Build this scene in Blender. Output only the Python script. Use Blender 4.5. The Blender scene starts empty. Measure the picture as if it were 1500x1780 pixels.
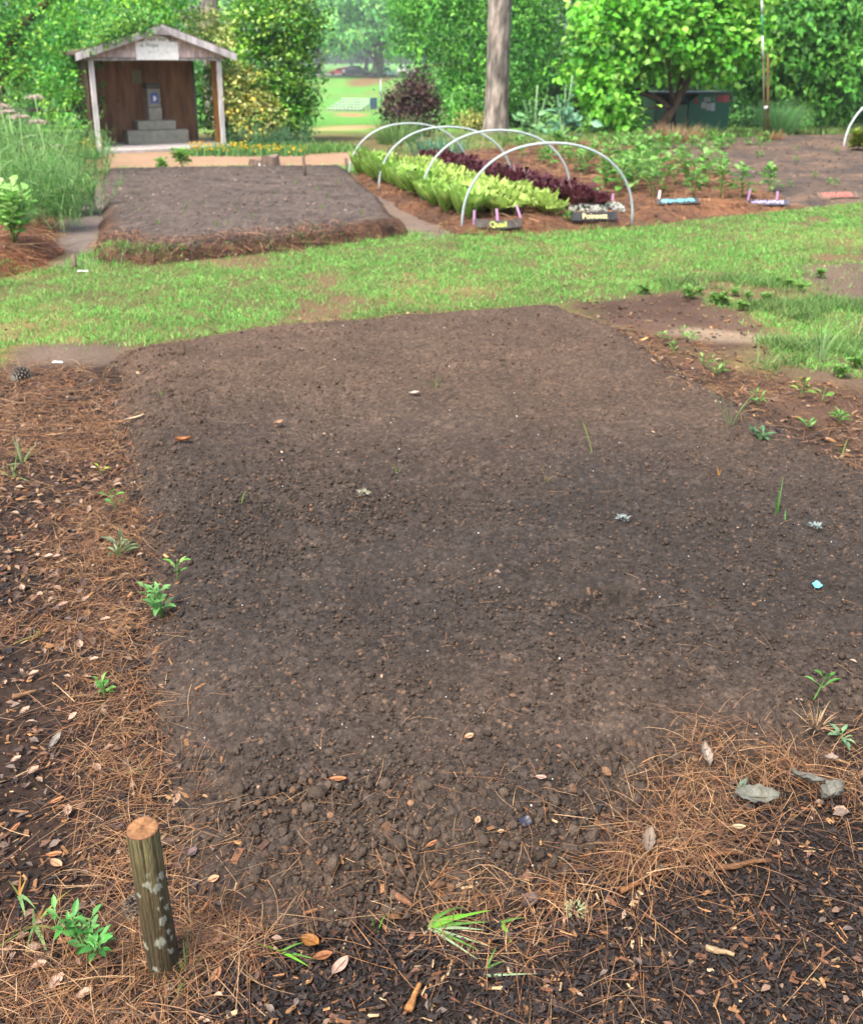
import bpy, math, random
import numpy as np
R = math.radians
rng = np.random.default_rng(7)
random.seed(7)
SC = bpy.context.scene
COL = SC.collection

# ------------------------------------------------------------------ camera, sky, sun, exposure
F, CX, CY, PITCH, EYE = 1720.0, 750.0, 655.0, R(17.6), 1.6      # photograph: 1500 x 1780, cropped off-centre
cam = bpy.data.cameras.new("camera"); camo = bpy.data.objects.new("camera", cam); COL.objects.link(camo)
camo.location = (0, 0, EYE); camo.rotation_euler = (R(90) - PITCH, 0, 0)
cam.sensor_fit = 'VERTICAL'; cam.sensor_height = 36; cam.lens = F / 1780 * 36
cam.shift_y = -(890 - CY) / 1780
cam.clip_start = 0.05; cam.clip_end = 5000
cam.dof.use_dof = True; cam.dof.focus_distance = 2.15; cam.dof.aperture_fstop = 6.4
SC.camera = camo
world = bpy.data.worlds.new("World"); SC.world = world; world.use_nodes = True
wn = world.node_tree.nodes; wl = world.node_tree.links
sky = wn.new('ShaderNodeTexSky'); sky.sky_type = 'NISHITA'; sky.sun_disc = False
SUN_EL, SUN_AZ = R(58), R(215)
sky.sun_elevation = SUN_EL; sky.sun_rotation = SUN_AZ
sky.air_density = 1.0; sky.dust_density = 6.0; sky.ozone_density = 0.6
wl.new(sky.outputs[0], wn['Background'].inputs[0]); wn['Background'].inputs[1].default_value = 0.14
sun = bpy.data.lights.new("sun", 'SUN'); sun.energy = 1.5; sun.angle = R(15); sun.color = (1, .97, .90)
suno = bpy.data.objects.new("sun", sun); COL.objects.link(suno)
sd_ = (math.sin(SUN_AZ) * math.cos(SUN_EL), math.cos(SUN_AZ) * math.cos(SUN_EL), math.sin(SUN_EL))
import mathutils
suno.rotation_euler = mathutils.Vector(sd_).to_track_quat('Z', 'Y').to_euler()
SC.view_settings.view_transform = 'Standard'; SC.view_settings.look = 'None'
SC.view_settings.exposure = 1.75; SC.view_settings.gamma = 1
SC.cycles.use_denoising = True
SC.cycles.max_bounces = 6; SC.cycles.diffuse_bounces = 3; SC.cycles.transmission_bounces = 4

# ------------------------------------------------------------------ helpers
K = 0.5
def S(r, g, b, k=K):
    f = lambda c: (c / 255 / 12.92 if c < 10 else ((c / 255 + .055) / 1.055) ** 2.4)
    return np.array([f(r), f(g), f(b)]) * k

_perm = rng.permutation(4096); _val = rng.random(4096)
def vn(x, y, seed=0):
    xi = np.floor(x).astype(np.int64); yi = np.floor(y).astype(np.int64)
    fx = x - xi; fy = y - yi; fx = fx * fx * (3 - 2 * fx); fy = fy * fy * (3 - 2 * fy)
    h = lambda a, b: _val[_perm[(_perm[(a + seed * 131) & 4095] + b) & 4095]]
    return (h(xi, yi) * (1 - fx) + h(xi + 1, yi) * fx) * (1 - fy) + (h(xi, yi + 1) * (1 - fx) + h(xi + 1, yi + 1) * fx) * fy
def fbm(x, y, s, oct=4, seed=0, g=.5):
    r = 0; a = 1; t = 0
    for o in range(oct):
        r = r + a * vn(x / s + 17.3 * o, y / s - 9.1 * o, seed + o); t += a; a *= g; s *= .5
    return r / t - .5
def ss(a, b, x):
    t = np.clip((x - a) / (b - a), 0, 1); return t * t * (3 - 2 * t)
def cells(x, y, size, prob, seed):
    """height of rounded crumbs strewn on a jittered grid, and a random number per crumb"""
    wx = .35 * (vn(x / size * 1.7, y / size * 1.7, 60) - .5); wy = .35 * (vn(x / size * 1.7 + 7, y / size * 1.7, 61) - .5)
    u = x / size + wx; v = y / size + wy; ui = np.floor(u).astype(np.int64); vi = np.floor(v).astype(np.int64)
    best = np.zeros_like(x); rid = np.zeros_like(x)
    for dx in (-1, 0, 1):
        for dy in (-1, 0, 1):
            a = ui + dx; b = vi + dy
            h1 = _val[_perm[(_perm[(a + seed * 71) & 4095] + b) & 4095]]
            h2 = _val[_perm[(_perm[(a + seed * 71 + 999) & 4095] + b) & 4095]]
            h3 = _val[_perm[(_perm[(a + seed * 71 + 1777) & 4095] + b) & 4095]]
            h4 = _val[_perm[(_perm[(a + seed * 71 + 2345) & 4095] + b) & 4095]]
            r = .25 + .45 * h3
            d2 = (u - a - h1) ** 2 + (v - b - h2) ** 2
            hh = np.where(h4 < prob, np.sqrt(np.maximum(r * r - d2, 0)), 0)
            m = hh > best; best = np.where(m, hh, best); rid = np.where(m, h4 / max(prob, 1e-6), rid)
    return best * size, rid

_GY = np.array([-100, 22, 28, 40, 60, 80, 115, 150, 215, 260, 4000]); _GZ = np.array([0, 0, -.2, -.70, -1.63, -2.45, -3.65, -3.3, -.75, -.5, -.5])
def G(y): return np.interp(y, _GY, _GZ)
def P(px, py, z=0.0):
    dx = (px - CX) / F; dv = -(py - CY) / F
    Y = math.cos(PITCH) + dv * math.sin(PITCH); Z = -math.sin(PITCH) + dv * math.cos(PITCH)
    t = (z - EYE) / Z
    return np.array([dx * t, Y * t, z])
def poly(pts, z=0.0): return np.array([P(a, b, z)[:2] for a, b in pts])
def sdist(pl, x, y):
    """signed distance to a closed polygon, positive inside"""
    d = np.full(np.shape(x), 1e9); ins = np.zeros(np.shape(x), bool); n = len(pl)
    for i in range(n):
        ax, ay = pl[i]; bx, by = pl[(i + 1) % n]
        ex, ey = bx - ax, by - ay; L = ex * ex + ey * ey + 1e-12
        t = np.clip(((x - ax) * ex + (y - ay) * ey) / L, 0, 1)
        d = np.minimum(d, np.hypot(x - ax - t * ex, y - ay - t * ey))
        c = ((ay > y) != (by > y)) & (x < (bx - ax) * (y - ay) / ((by - ay) if by != ay else 1e-12) + ax)
        ins ^= c
    return np.where(ins, d, -d)

# --- garden beds: outline, height, edge width
NEAR = poly([(205, 612), (330, 590), (480, 567), (700, 548), (960, 532), (1090, 572), (1190, 640), (1330, 725), (1500, 800), (1760, 900),
             (1800, 1230), (1500, 1315), (1250, 1370), (1120, 1420), (1000, 1500), (880, 1570), (720, 1600), (560, 1612), (420, 1600),
             (335, 1565), (300, 1440), (262, 1300), (245, 1150), (235, 1000), (205, 880), (175, 760)], .02)
FARL = poly([(160, 452), (175, 372), (180, 306), (400, 302), (600, 300), (655, 340), (712, 404), (560, 425), (400, 442), (260, 456)], .03)
LETT = poly([(600, 312), (640, 290), (760, 268), (870, 262), (960, 285), (1060, 325), (1115, 392), (960, 398), (800, 408), (720, 372), (650, 335)], .03)
PEPP = poly([(860, 262), (1010, 252), (1120, 262), (1210, 290), (1330, 335), (1380, 362), (1240, 372), (1125, 390), (1050, 340), (950, 290)], .03)
DARK = poly([(1010, 250), (1180, 243), (1340, 238), (1540, 232), (1660, 300), (1660, 352), (1500, 350), (1400, 362), (1330, 335), (1210, 285), (1120, 258)], .02)
LSTR = poly([(-160, 640), (-160, 380), (60, 372), (95, 400), (112, 436), (60, 462), (0, 476)], .04)
BEDS = [(NEAR, .075, .22, 1), (FARL, .11, .16, 2), (LETT, .10, .35, 3), (PEPP, .12, .4, 4), (DARK, .06, .4, 5), (LSTR, .16, .3, 6)]
def bedh(i, x, y):
    pl, H, w, s = BEDS[i]
    d = sdist(pl, x, y) + .15 * min(1, w / .25) * fbm(x, y, .35, 4, s * 7)
    return -.03 + (H + .03) * ss(-w * .35, w, d), d
def surf(x, y):
    x = np.asarray(x, float); y = np.asarray(y, float); z = G(y) * np.ones_like(x)
    for i in range(len(BEDS)):
        z = np.maximum(z, bedh(i, x, y)[0])
    return z
def PG(px, py, it=8):
    """the point of the ground seen at a place of the photograph"""
    if py < 252:
        t = np.geomspace(8, 900, 3000); d = P(px, py) ; dx = (px - CX) / F; dv = -(py - CY) / F
        Yd = math.cos(PITCH) + dv * math.sin(PITCH); Zd = -math.sin(PITCH) + dv * math.cos(PITCH)
        z = EYE + t * Zd; k = int(np.argmax(z < G(t * Yd)))
        return np.array([dx * t[k], Yd * t[k], float(G(Yd * t[k]))])
    z = 0.0
    for _ in range(it):
        p = P(px, py, z); z = .5 * z + .5 * float(surf(p[0:1], p[1:2])[0])
    return P(px, py, z)

# --- materials
MATS = {}
def amat(name, rough=.85, spec=.25, trans=0.0, nscale=60, namt=.35, bscale=0, bstr=0, sub=None, metal=0.0, stretch=None):
    if name in MATS: return MATS[name]
    m = bpy.data.materials.new(name); m.use_nodes = True; n = m.node_tree.nodes; l = m.node_tree.links
    b = n['Principled BSDF']; b.inputs['Roughness'].default_value = rough; b.inputs['Specular IOR Level'].default_value = spec; b.inputs['Metallic'].default_value = metal
    at = n.new('ShaderNodeAttribute'); at.attribute_name = 'Col'
    tc = n.new('ShaderNodeTexCoord'); src = tc.outputs['Object']
    if stretch:
        mp = n.new('ShaderNodeMapping'); mp.inputs['Scale'].default_value = stretch; l.new(src, mp.inputs[0]); src = mp.outputs[0]
    nz = n.new('ShaderNodeTexNoise'); nz.inputs['Scale'].default_value = nscale; nz.inputs['Detail'].default_value = 4; l.new(src, nz.inputs['Vector'])
    mr = n.new('ShaderNodeMapRange'); mr.inputs[1].default_value = .3; mr.inputs[2].default_value = .7
    mr.inputs[3].default_value = 1 - namt; mr.inputs[4].default_value = 1 + namt; l.new(nz.outputs[0], mr.inputs[0])
    mx = n.new('ShaderNodeVectorMath'); mx.operation = 'SCALE'; l.new(at.outputs['Color'], mx.inputs[0]); l.new(mr.outputs[0], mx.inputs['Scale'])
    l.new(mx.outputs[0], b.inputs['Base Color'])
    if bstr:
        n2 = n.new('ShaderNodeTexNoise'); n2.inputs['Scale'].default_value = bscale; n2.inputs['Detail'].default_value = 5; l.new(src, n2.inputs['Vector'])
        bp = n.new('ShaderNodeBump'); bp.inputs['Strength'].default_value = bstr; bp.inputs['Distance'].default_value = .01
        l.new(n2.outputs[0], bp.inputs['Height']); l.new(bp.outputs[0], b.inputs['Normal'])
    if trans:
        tr = n.new('ShaderNodeBsdfTranslucent'); mix = n.new('ShaderNodeMixShader'); mix.inputs[0].default_value = trans
        l.new(mx.outputs[0], tr.inputs['Color']); l.new(b.outputs[0], mix.inputs[1]); l.new(tr.outputs[0], mix.inputs[2])
        l.new(mix.outputs[0], n['Material Output'].inputs[0])
    MATS[name] = m; return m
M_SOIL = amat('soil', .92, .2, nscale=160, namt=.3, bscale=420, bstr=.5)
M_GROUND = amat('ground_earth', .95, .15, nscale=45, namt=.25, bscale=130, bstr=.6)
M_CLOD = amat('soil_clod', .93, .2, nscale=240, namt=.3, bscale=300, bstr=.5)
M_STRAW = amat('pine_needle', .6, .3, nscale=60, namt=.25)
M_CHIP = amat('bark_chip', .7, .3, nscale=90, namt=.35, bscale=150, bstr=.4, stretch=(1, 3, 1))
M_DEAD = amat('dead_leaf', .65, .3, .1, nscale=110, namt=.25, bscale=160, bstr=.3)
M_GRASS = amat('grass_blade', .55, .3, .35, nscale=3, namt=.2)
M_LEAF = amat('leaf', .45, .35, .35, nscale=25, namt=.2)
M_LEAFG = amat('glossy_leaf', .33, .5, .25, nscale=25, namt=.2)
M_LETT = amat('lettuce_leaf', .45, .35, .4, nscale=40, namt=.18)
M_FLOW = amat('petal', .6, .2, .3, nscale=60, namt=.12)
M_STEM = amat('stem', .6, .3, nscale=60, namt=.25)
M_BARK = amat('bark', .9, .15, nscale=9, namt=.45, bscale=14, bstr=1.0, stretch=(1, 1, .4))
M_WOOD = amat('weathered_wood', .8, .2, nscale=14, namt=.42, bscale=50, bstr=.3, stretch=(1, 1, .12))
M_PLY = amat('plywood', .75, .25, nscale=7, namt=.45, bscale=40, bstr=.2, stretch=(1, 1, .2))
M_SHING = amat('shingle', .85, .2, nscale=20, namt=.3, bscale=50, bstr=.5, stretch=(1, 1, .25))
M_CONC = amat('concrete', .85, .2, nscale=9, namt=.2, bscale=70, bstr=.25)
M_PAINT = amat('paint', .5, .35, nscale=18, namt=.12, bscale=30, bstr=.05)
M_PLAST = amat('plastic', .4, .4, nscale=20, namt=.08)
M_PVC = amat('pvc_pipe', .35, .45, nscale=8, namt=.1)
M_METAL = amat('metal', .4, .5, nscale=20, namt=.1, metal=.6)
M_CAR = amat('car_paint', .25, .5, nscale=3, namt=.03)
M_GLASS = amat('car_window', .1, .6, nscale=3, namt=.05)

# --- mesh building
ORG = {}
def tag(o, label=None, cat=None, group=None, kind=None):
    if label: o['label'] = label
    if cat: o['category'] = cat
    if group: o['group'] = group
    if kind: o['kind'] = kind
    return o
def empty(name, loc, label=None, cat=None, group=None):
    o = bpy.data.objects.new(name, None); COL.objects.link(o); o.location = [float(v) for v in loc]; o.empty_display_size = .1
    ORG[o.name] = np.array(loc, float); return tag(o, label, cat, group)
def mk(name, V, Fs, mat, C=None, parent=None, smooth=True, origin=None):
    V = np.asarray(V, float).reshape(-1, 3)
    if isinstance(Fs, np.ndarray): Fs = [Fs]
    Fs = [np.asarray(f, np.int32) for f in Fs if len(f)]
    org = ORG[parent.name] if parent is not None else (np.array(origin, float) if origin is not None else np.zeros(3))
    me = bpy.data.meshes.new(name); me.vertices.add(len(V)); me.vertices.foreach_set('co', (V - org).astype(np.float32).ravel())
    idx = np.concatenate([f.ravel() for f in Fs]); tot = np.concatenate([np.full(len(f), f.shape[1], np.int32) for f in Fs])
    st = np.concatenate([[0], np.cumsum(tot)[:-1]]).astype(np.int32)
    me.loops.add(len(idx)); me.loops.foreach_set('vertex_index', idx.astype(np.int32))
    me.polygons.add(len(tot)); me.polygons.foreach_set('loop_start', st); me.polygons.foreach_set('loop_total', tot)
    me.polygons.foreach_set('use_smooth', np.full(len(tot), bool(smooth)))
    me.update(calc_edges=True); me.validate()
    if C is None: C = np.array([.3, .3, .3])
    C = np.asarray(C, float)
    if C.ndim == 1: C = np.tile(C, (len(V), 1))
    a = me.color_attributes.new('Col', 'FLOAT_COLOR', 'POINT')
    a.data.foreach_set('color', np.concatenate([np.clip(C, 0, 1), np.ones((len(C), 1))], 1).astype(np.float32).ravel())
    me.materials.append(mat)
    o = bpy.data.objects.new(name, me); COL.objects.link(o)
    if parent is not None: o.parent = parent
    else: o.location = [float(v) for v in org]
    ORG[o.name] = org; return o
def copy_tree(o, parent=None):
    c = o.copy(); COL.objects.link(c)
    if parent is not None: c.parent = parent
    for ch in list(o.children): copy_tree(ch, c)
    return c
class MB:
    """collects pieces of one mesh"""
    def __init__(s): s.V = []; s.F = {}; s.C = []; s.n = 0
    def add(s, V, Fs, C):
        V = np.asarray(V, float).reshape(-1, 3); C = np.asarray(C, float)
        if C.ndim == 1: C = np.tile(C, (len(V), 1))
        if isinstance(Fs, np.ndarray): Fs = [Fs]
        for f in Fs:
            f = np.asarray(f)
            if len(f): s.F.setdefault(f.shape[1], []).append(f + s.n)
        s.V.append(V); s.C.append(C); s.n += len(V); return s
    def build(s, name, mat, parent=None, smooth=True, origin=None):
        return mk(name, np.concatenate(s.V), [np.concatenate(f) for f in s.F.values()], mat, np.concatenate(s.C), parent, smooth, origin)
def nrm(v): return v / (np.linalg.norm(v, axis=-1, keepdims=True) + 1e-9)
def orient(d, n):
    y = nrm(d); x = nrm(np.cross(y, n)); z = np.cross(x, y); return np.stack([x, y, z], -1)
def rotz(a):
    c, s = np.cos(a), np.sin(a); o = np.zeros_like(a); i = np.ones_like(a)
    return np.stack([np.stack([c, -s, o], -1), np.stack([s, c, o], -1), np.stack([o, o, i], -1)], -2)
def rrot(n, tilt=math.pi):
    a = rng.uniform(0, 2 * math.pi, n); b = rng.normal(0, 1, n) * tilt; c = rng.normal(0, 1, n) * tilt
    o = np.zeros(n); i = np.ones(n)
    rx = np.stack([np.stack([i, o, o], -1), np.stack([o, np.cos(b), -np.sin(b)], -1), np.stack([o, np.sin(b), np.cos(b)], -1)], -2)
    ry = np.stack([np.stack([np.cos(c), o, np.sin(c)], -1), np.stack([o, i, o], -1), np.stack([-np.sin(c), o, np.cos(c)], -1)], -2)
    return rotz(a) @ rx @ ry
def inst(pv, pf, Rm, Sc, T, C):
    """many copies of one little shape as arrays: (verts, faces, colours)"""
    n = len(T); Sc = np.asarray(Sc, float)
    if Sc.ndim == 1: Sc = np.repeat(Sc[:, None], 3, 1)
    V = np.einsum('nij,nkj->nki', Rm, pv[None] * Sc[:, None, :]) + T[:, None, :]
    Fc = (pf[None] + (np.arange(n) * len(pv))[:, None, None]).reshape(-1, pf.shape[1])
    return V.reshape(-1, 3), Fc, np.repeat(C, len(pv), 0)
LEAF_V = np.array([[0, 0, 0], [-.5, .42, .10], [.5, .42, .10], [0, .45, 0], [-.36, .72, .05], [.36, .72, .05], [0, 1, -.12]], float)
LEAF_F = np.array([[0, 2, 3], [0, 3, 1], [3, 2, 5], [1, 3, 4], [3, 5, 6], [4, 3, 6]])
def leaves(pos, d, n, size, ratio, C):
    Sc = np.stack([size * ratio, size, size], -1)
    return inst(LEAF_V, LEAF_F, orient(d, n), Sc, pos, C)
def strips(base, d0, bend, L, W, seg, C, side=None, taper=.9, tipc=None):
    n = len(base); t = np.linspace(0, 1, seg + 1)
    c = base[:, None] + L[:, None, None] * (d0[:, None] * t[None, :, None] + bend[:, None] * (t ** 2)[None, :, None])
    tan = nrm(d0[:, None] + 2 * bend[:, None] * t[None, :, None])
    if side is None: side = nrm(np.cross(d0 + bend, np.tile([0., 0, 1], (n, 1)) + rng.normal(0, .3, (n, 3))))
    w = (W[:, None] * (1 - taper * t[None] ** 1.6) * .5)[..., None] * side[:, None]
    V = np.stack([c - w, c + w], 2).reshape(-1, 3)
    k = np.arange(seg) * 2; f = np.stack([k, k + 1, k + 3, k + 2], -1)
    Fc = (f[None] + (np.arange(n) * 2 * (seg + 1))[:, None, None]).reshape(-1, 4)
    Cc = np.repeat(C[:, None], (seg + 1) * 2, 1)
    if tipc is not None:
        tt = np.repeat(t, 2)[None, :, None]; Cc = Cc * (1 - tt) + tipc[:, None] * tt
    return V, Fc, Cc.reshape(-1, 3)
def tube(pts, rad, sides=10, cap=True):
    pts = np.asarray(pts, float); n = len(pts); rad = np.broadcast_to(np.asarray(rad, float), (n,))
    tan = nrm(np.gradient(pts, axis=0)); ref = np.array([0, 0, 1.]) if abs(tan[0, 2]) < .8 else np.array([1., 0, 0])
    x = nrm(np.cross(tan, ref)); y = np.cross(tan, x); a = np.linspace(0, 2 * math.pi, sides, endpoint=False)
    V = pts[:, None] + rad[:, None, None] * (np.cos(a)[None, :, None] * x[:, None] + np.sin(a)[None, :, None] * y[:, None])
    i = np.arange(n - 1)[:, None] * sides; j = np.arange(sides)[None]; jn = (j + 1) % sides
    Fq = np.stack([i + j, i + jn, i + sides + jn, i + sides + j], -1).reshape(-1, 4)
    out = [Fq]
    if cap: out.append(np.array([list(range(sides))[::-1], [(n - 1) * sides + q for q in range(sides)]]))
    return V.reshape(-1, 3), out
def box(cx, cy, cz, sx, sy, sz, bev=.0):
    """a box with chamfered upright edges, centre and full sizes"""
    b = min(bev, sx * .45, sy * .45); hx, hy, hz = sx / 2, sy / 2, sz / 2
    if b <= 0:
        V = np.array([[x, y, z] for z in (-hz, hz) for x, y in ((-hx, -hy), (hx, -hy), (hx, hy), (-hx, hy))])
        Fq = np.array([[3, 2, 1, 0], [4, 5, 6, 7], [0, 1, 5, 4], [1, 2, 6, 5], [2, 3, 7, 6], [3, 0, 4, 7]])
        return V + [cx, cy, cz], [Fq]
    def ring(i, z): return [[-hx + b + i, -hy + i, z], [hx - b - i, -hy + i, z], [hx - i, -hy + b + i, z], [hx - i, hy - b - i, z], [hx - b - i, hy - i, z], [-hx + b + i, hy - i, z], [-hx + i, hy - b - i, z], [-hx + i, -hy + b + i, z]]
    bz = min(b, hz * .9) * .7
    V = np.array(ring(bz, -hz) + ring(0, -hz + bz) + ring(0, hz - bz) + ring(bz, hz))
    q = []
    for r in range(3):
        for j in range(8): q.append([r * 8 + j, r * 8 + (j + 1) % 8, r * 8 + 8 + (j + 1) % 8, r * 8 + 8 + j])
    return V + [cx, cy, cz], [np.array(q), np.array([list(range(8))[::-1], list(range(24, 32))])]
def xform(V, ang, T):
    c, s = math.cos(ang), math.sin(ang); V = np.asarray(V, float)
    return np.stack([V[:, 0] * c - V[:, 1] * s + T[0], V[:, 0] * s + V[:, 1] * c + T[1], V[:, 2] + T[2]], -1)
_t = (1 + 5 ** .5) / 2
ICO_V = nrm(np.array([[-1, _t, 0], [1, _t, 0], [-1, -_t, 0], [1, -_t, 0], [0, -1, _t], [0, 1, _t], [0, -1, -_t], [0, 1, -_t], [_t, 0, -1], [_t, 0, 1], [-_t, 0, -1], [-_t, 0, 1]], float))
ICO_F = np.array([[0, 11, 5], [0, 5, 1], [0, 1, 7], [0, 7, 10], [0, 10, 11], [1, 5, 9], [5, 11, 4], [11, 10, 2], [10, 7, 6], [7, 1, 8], [3, 9, 4], [3, 4, 2], [3, 2, 6], [3, 6, 8], [3, 8, 9], [4, 9, 5], [2, 4, 11], [6, 2, 10], [8, 6, 7], [9, 8, 1]])
def subdiv(V, Fc):
    V = list(map(tuple, V)); d = {}; out = []
    def mid(a, b):
        k = (min(a, b), max(a, b))
        if k not in d: V.append(tuple(nrm((np.array(V[a]) + np.array(V[b])) / 2))); d[k] = len(V) - 1
        return d[k]
    for a, b, c in Fc:
        x, y, z = mid(a, b), mid(b, c), mid(c, a); out += [[a, x, z], [b, y, x], [c, z, y], [x, y, z]]
    return np.array(V), np.array(out)
ICO2_V, ICO2_F = subdiv(ICO_V, ICO_F); ICO3_V, ICO3_F = subdiv(ICO2_V, ICO2_F)
def lump(V, amt):
    k = rng.normal(0, 1, (4, 3)); k = nrm(k); h = rng.uniform(.45, .95, 4)       # a few broken faces, then roughness
    V = V.copy()
    for i in range(4):
        d = V @ k[i]; V = V - np.maximum(d - h[i], 0)[:, None] * k[i]
    return V * (1 + rng.normal(0, amt, (len(V), 1)))
def colvar(n, cols, amt=.18, w=None):
    cols = np.array(cols); k = rng.choice(len(cols), n, p=w)
    return cols[k] * np.exp(rng.normal(0, amt, (n, 1)))

# ------------------------------------------------------------------ THE SETTING: ground, beds, paths
def zone(pts, x, y, soft=.1, nz=.25, seed=3, z=0.0):
    d = sdist(poly(pts, z), x, y) + nz * fbm(x, y, .5, 4, seed)
    return ss(-soft, soft, d)
Z_LEFT = [(-400, 640), (190, 640), (235, 760), (260, 1000), (300, 1200), (330, 1500), (420, 1640), (330, 1900), (-700, 1900)]
Z_FRONT = [(280, 1690), (420, 1620), (720, 1620), (900, 1600), (1010, 1510), (1200, 1430), (1500, 1330), (1900, 1260), (2200, 1900), (200, 1900)]
Z_DIRT = [(20, 605), (80, 597), (205, 598), (215, 632), (120, 655), (20, 640)]
Z_SAND = [(960, 520), (1090, 520), (1180, 510), (1330, 570), (1330, 625), (1230, 640), (1120, 590)]
Z_BARE = [(1410, 465), (1560, 455), (1560, 545), (1440, 520)]
Z_RSTR = [(1060, 572), (1200, 592), (1330, 640), (1520, 690), (1720, 730), (1720, 960), (1450, 830), (1280, 760), (1120, 650)]
Z_HERB = [(-200, 640), (-200, 250), (170, 262), (150, 330), (110, 400), (115, 440), (60, 462), (-100, 480)]
Z_PATHL = [(112, 470), (95, 415), (150, 330), (190, 305), (185, 370), (172, 460)]
Z_PATHR = [(585, 303), (650, 305), (700, 350), (790, 405), (760, 415), (715, 412), (650, 345)]
Z_CLAY = [(150, 290), (195, 266), (330, 263), (540, 268), (640, 264), (640, 292), (540, 296), (330, 297)]
Z_GARD = [(600, 310), (640, 285), (860, 255), (1010, 246), (1540, 228), (1700, 330), (1500, 352), (1300, 372), (1100, 392), (800, 408), (700, 385)]
ys = np.concatenate([[-60, -20, -6, -2, .1, .5], np.geomspace(.8, 26, 420), np.geomspace(27, 3000, 90)])
sx = np.concatenate([[-6, -3, -1.6, -1.0], np.linspace(-.75, .75, 330), [1.0, 1.6, 3, 6]])
gx = sx[None] * (np.abs(ys[:, None]) + 1.0); gy = np.repeat(ys[:, None], len(sx), 1)
gz = G(gy) + .02 * fbm(gx, gy, 1.5, 4, 40) * (gy < 60) + .008 * fbm(gx, gy, .12, 3, 44) * (gy < 12)
g1 = fbm(gx, gy, 1.2, 5, 50); g2 = fbm(gx, gy, .25, 4, 60)
c_lawn = S(116, 112, 70)[None, None] * (1 + .6 * g2[..., None]) + S(140, 105, 75)[None, None] * np.clip(g1 * 2.2, 0, .5)[..., None]
bare = (1 - ss(-.30, -.12, fbm(gx, gy, .7, 4, 50)))[..., None]; gc = c_lawn * (1 - .85 * bare) + S(132, 104, 80)[None, None] * (1 + .5 * g2[..., None]) * .85 * bare
def lay(gc, w, c, v=.4): return gc * (1 - w[..., None]) + np.asarray(c)[None, None] * (1 + v * g2 + .3 * g1)[..., None] * w[..., None]
far = ss(24, 32, gy)
gc = lay(gc, far, S(112, 178, 74), .2)
fw = fbm(gx / 4, gy, 12, 3, 71)
gc = lay(gc, far * ss(.05, .2, fw) * .5, S(160, 165, 90), .2)
for p_, c_ in (([(550, 224), (600, 218), (660, 217), (662, 222), (600, 226), (552, 227)], S(225, 190, 140)), ([(585, 196), (640, 198), (625, 204), (590, 202)], S(200, 150, 105)),
               ([(600, 137), (690, 134), (660, 146), (610, 152)], S(150, 120, 80)), ([(640, 160), (700, 150), (690, 158)], S(150, 120, 80))):
    q = np.array([PG(a, b)[:2] for a, b in p_]); d = sdist(q, gx, gy); gc = lay(gc, ss(-1.0, 1.0, d) * (gy > 26), c_, .15)
gc = lay(gc, zone(Z_CLAY, gx, gy, .25, .6), S(180, 148, 120), .3)
gc = lay(gc, zone(Z_GARD, gx, gy, .3, .5), S(125, 92, 72), .5)
gc = lay(gc, zone(Z_HERB, gx, gy, .3, .5), S(120, 88, 66), .5)
gc = lay(gc, zone(Z_PATHR, gx, gy, .1, .3), S(142, 124, 112), .3)
gc = lay(gc, zone(Z_PATHL, gx, gy, .1, .3), S(132, 120, 112), .3)
gc = lay(gc, zone(Z_SAND, gx, gy, .15, .5), S(106, 84, 70), .9)
gc = lay(gc, zone([(1150, 582), (1200, 574), (1320, 582), (1430, 590), (1420, 600), (1300, 598), (1200, 592)], gx, gy, .06, .25), S(164, 144, 120), .5)
gc = lay(gc, zone([(1330, 600), (1420, 606), (1560, 600), (1760, 640), (1760, 780), (1500, 720), (1300, 650)], gx, gy, .3, .9), S(118, 98, 80), .6)
gc = lay(gc, zone(Z_BARE, gx, gy, .2, .6), S(124, 106, 90), .7)
gc = lay(gc, zone(Z_RSTR, gx, gy, .2, .5), S(104, 80, 64), .7)
gc = lay(gc, zone(Z_DIRT, gx, gy, .08, .2), S(114, 98, 84), .9)
gc = lay(gc, ss(-.25, .0, sdist(NEAR, gx, gy)) * (gy < 5.2), S(66, 54, 46), .5)
gc = lay(gc, zone(Z_LEFT, gx, gy, .08, .25), S(66, 52, 44), .9)
gc = lay(gc, zone(Z_FRONT, gx, gy, .06, .2), S(44, 36, 32), .8)
def grid_faces(nr, nc):
    i = np.arange(nr - 1)[:, None] * nc; j = np.arange(nc - 1)[None]
    return np.stack([i + j, i + j + 1, i + nc + j + 1, i + nc + j], -1).reshape(-1, 4)
tag(mk('ground', np.stack([gx, gy, gz], -1), grid_faces(len(ys), len(sx)), M_GROUND, gc.reshape(-1, 3)), kind='structure')

def bed_mesh(name, i, y0, y1, x0, x1, nr, nc, colf, micro):
    yy = np.geomspace(y0, y1, nr); ss_ = np.linspace(x0, x1, nc); X = ss_[None] * yy[:, None]; Y = np.repeat(yy[:, None], nc, 1)
    z, d = bedh(i, X, Y); m, C = colf(X, Y, d, z); Zf = z + m * ss(-.03, .08, d)
    Fq = grid_faces(nr, nc); keep = (Zf.ravel()[Fq].max(1) > -.012); Fq = Fq[keep]
    used = np.unique(Fq); mp = np.full(nr * nc, -1); mp[used] = np.arange(len(used))
    V = np.stack([X, Y, Zf], -1).reshape(-1, 3)[used]
    return tag(mk(name, V, mp[Fq], M_SOIL, C.reshape(-1, 3)[used]), kind='structure')
CLZ = [poly(p) for p in ([(300, 1440), (520, 1400), (900, 1420), (1080, 1340), (1180, 1360), (980, 1510), (720, 1600), (340, 1570)],
                         [(190, 620), (330, 600), (380, 700), (330, 860), (230, 900), (180, 760)], [(240, 930), (520, 830), (760, 900), (600, 1000), (300, 1010)])]
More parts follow.
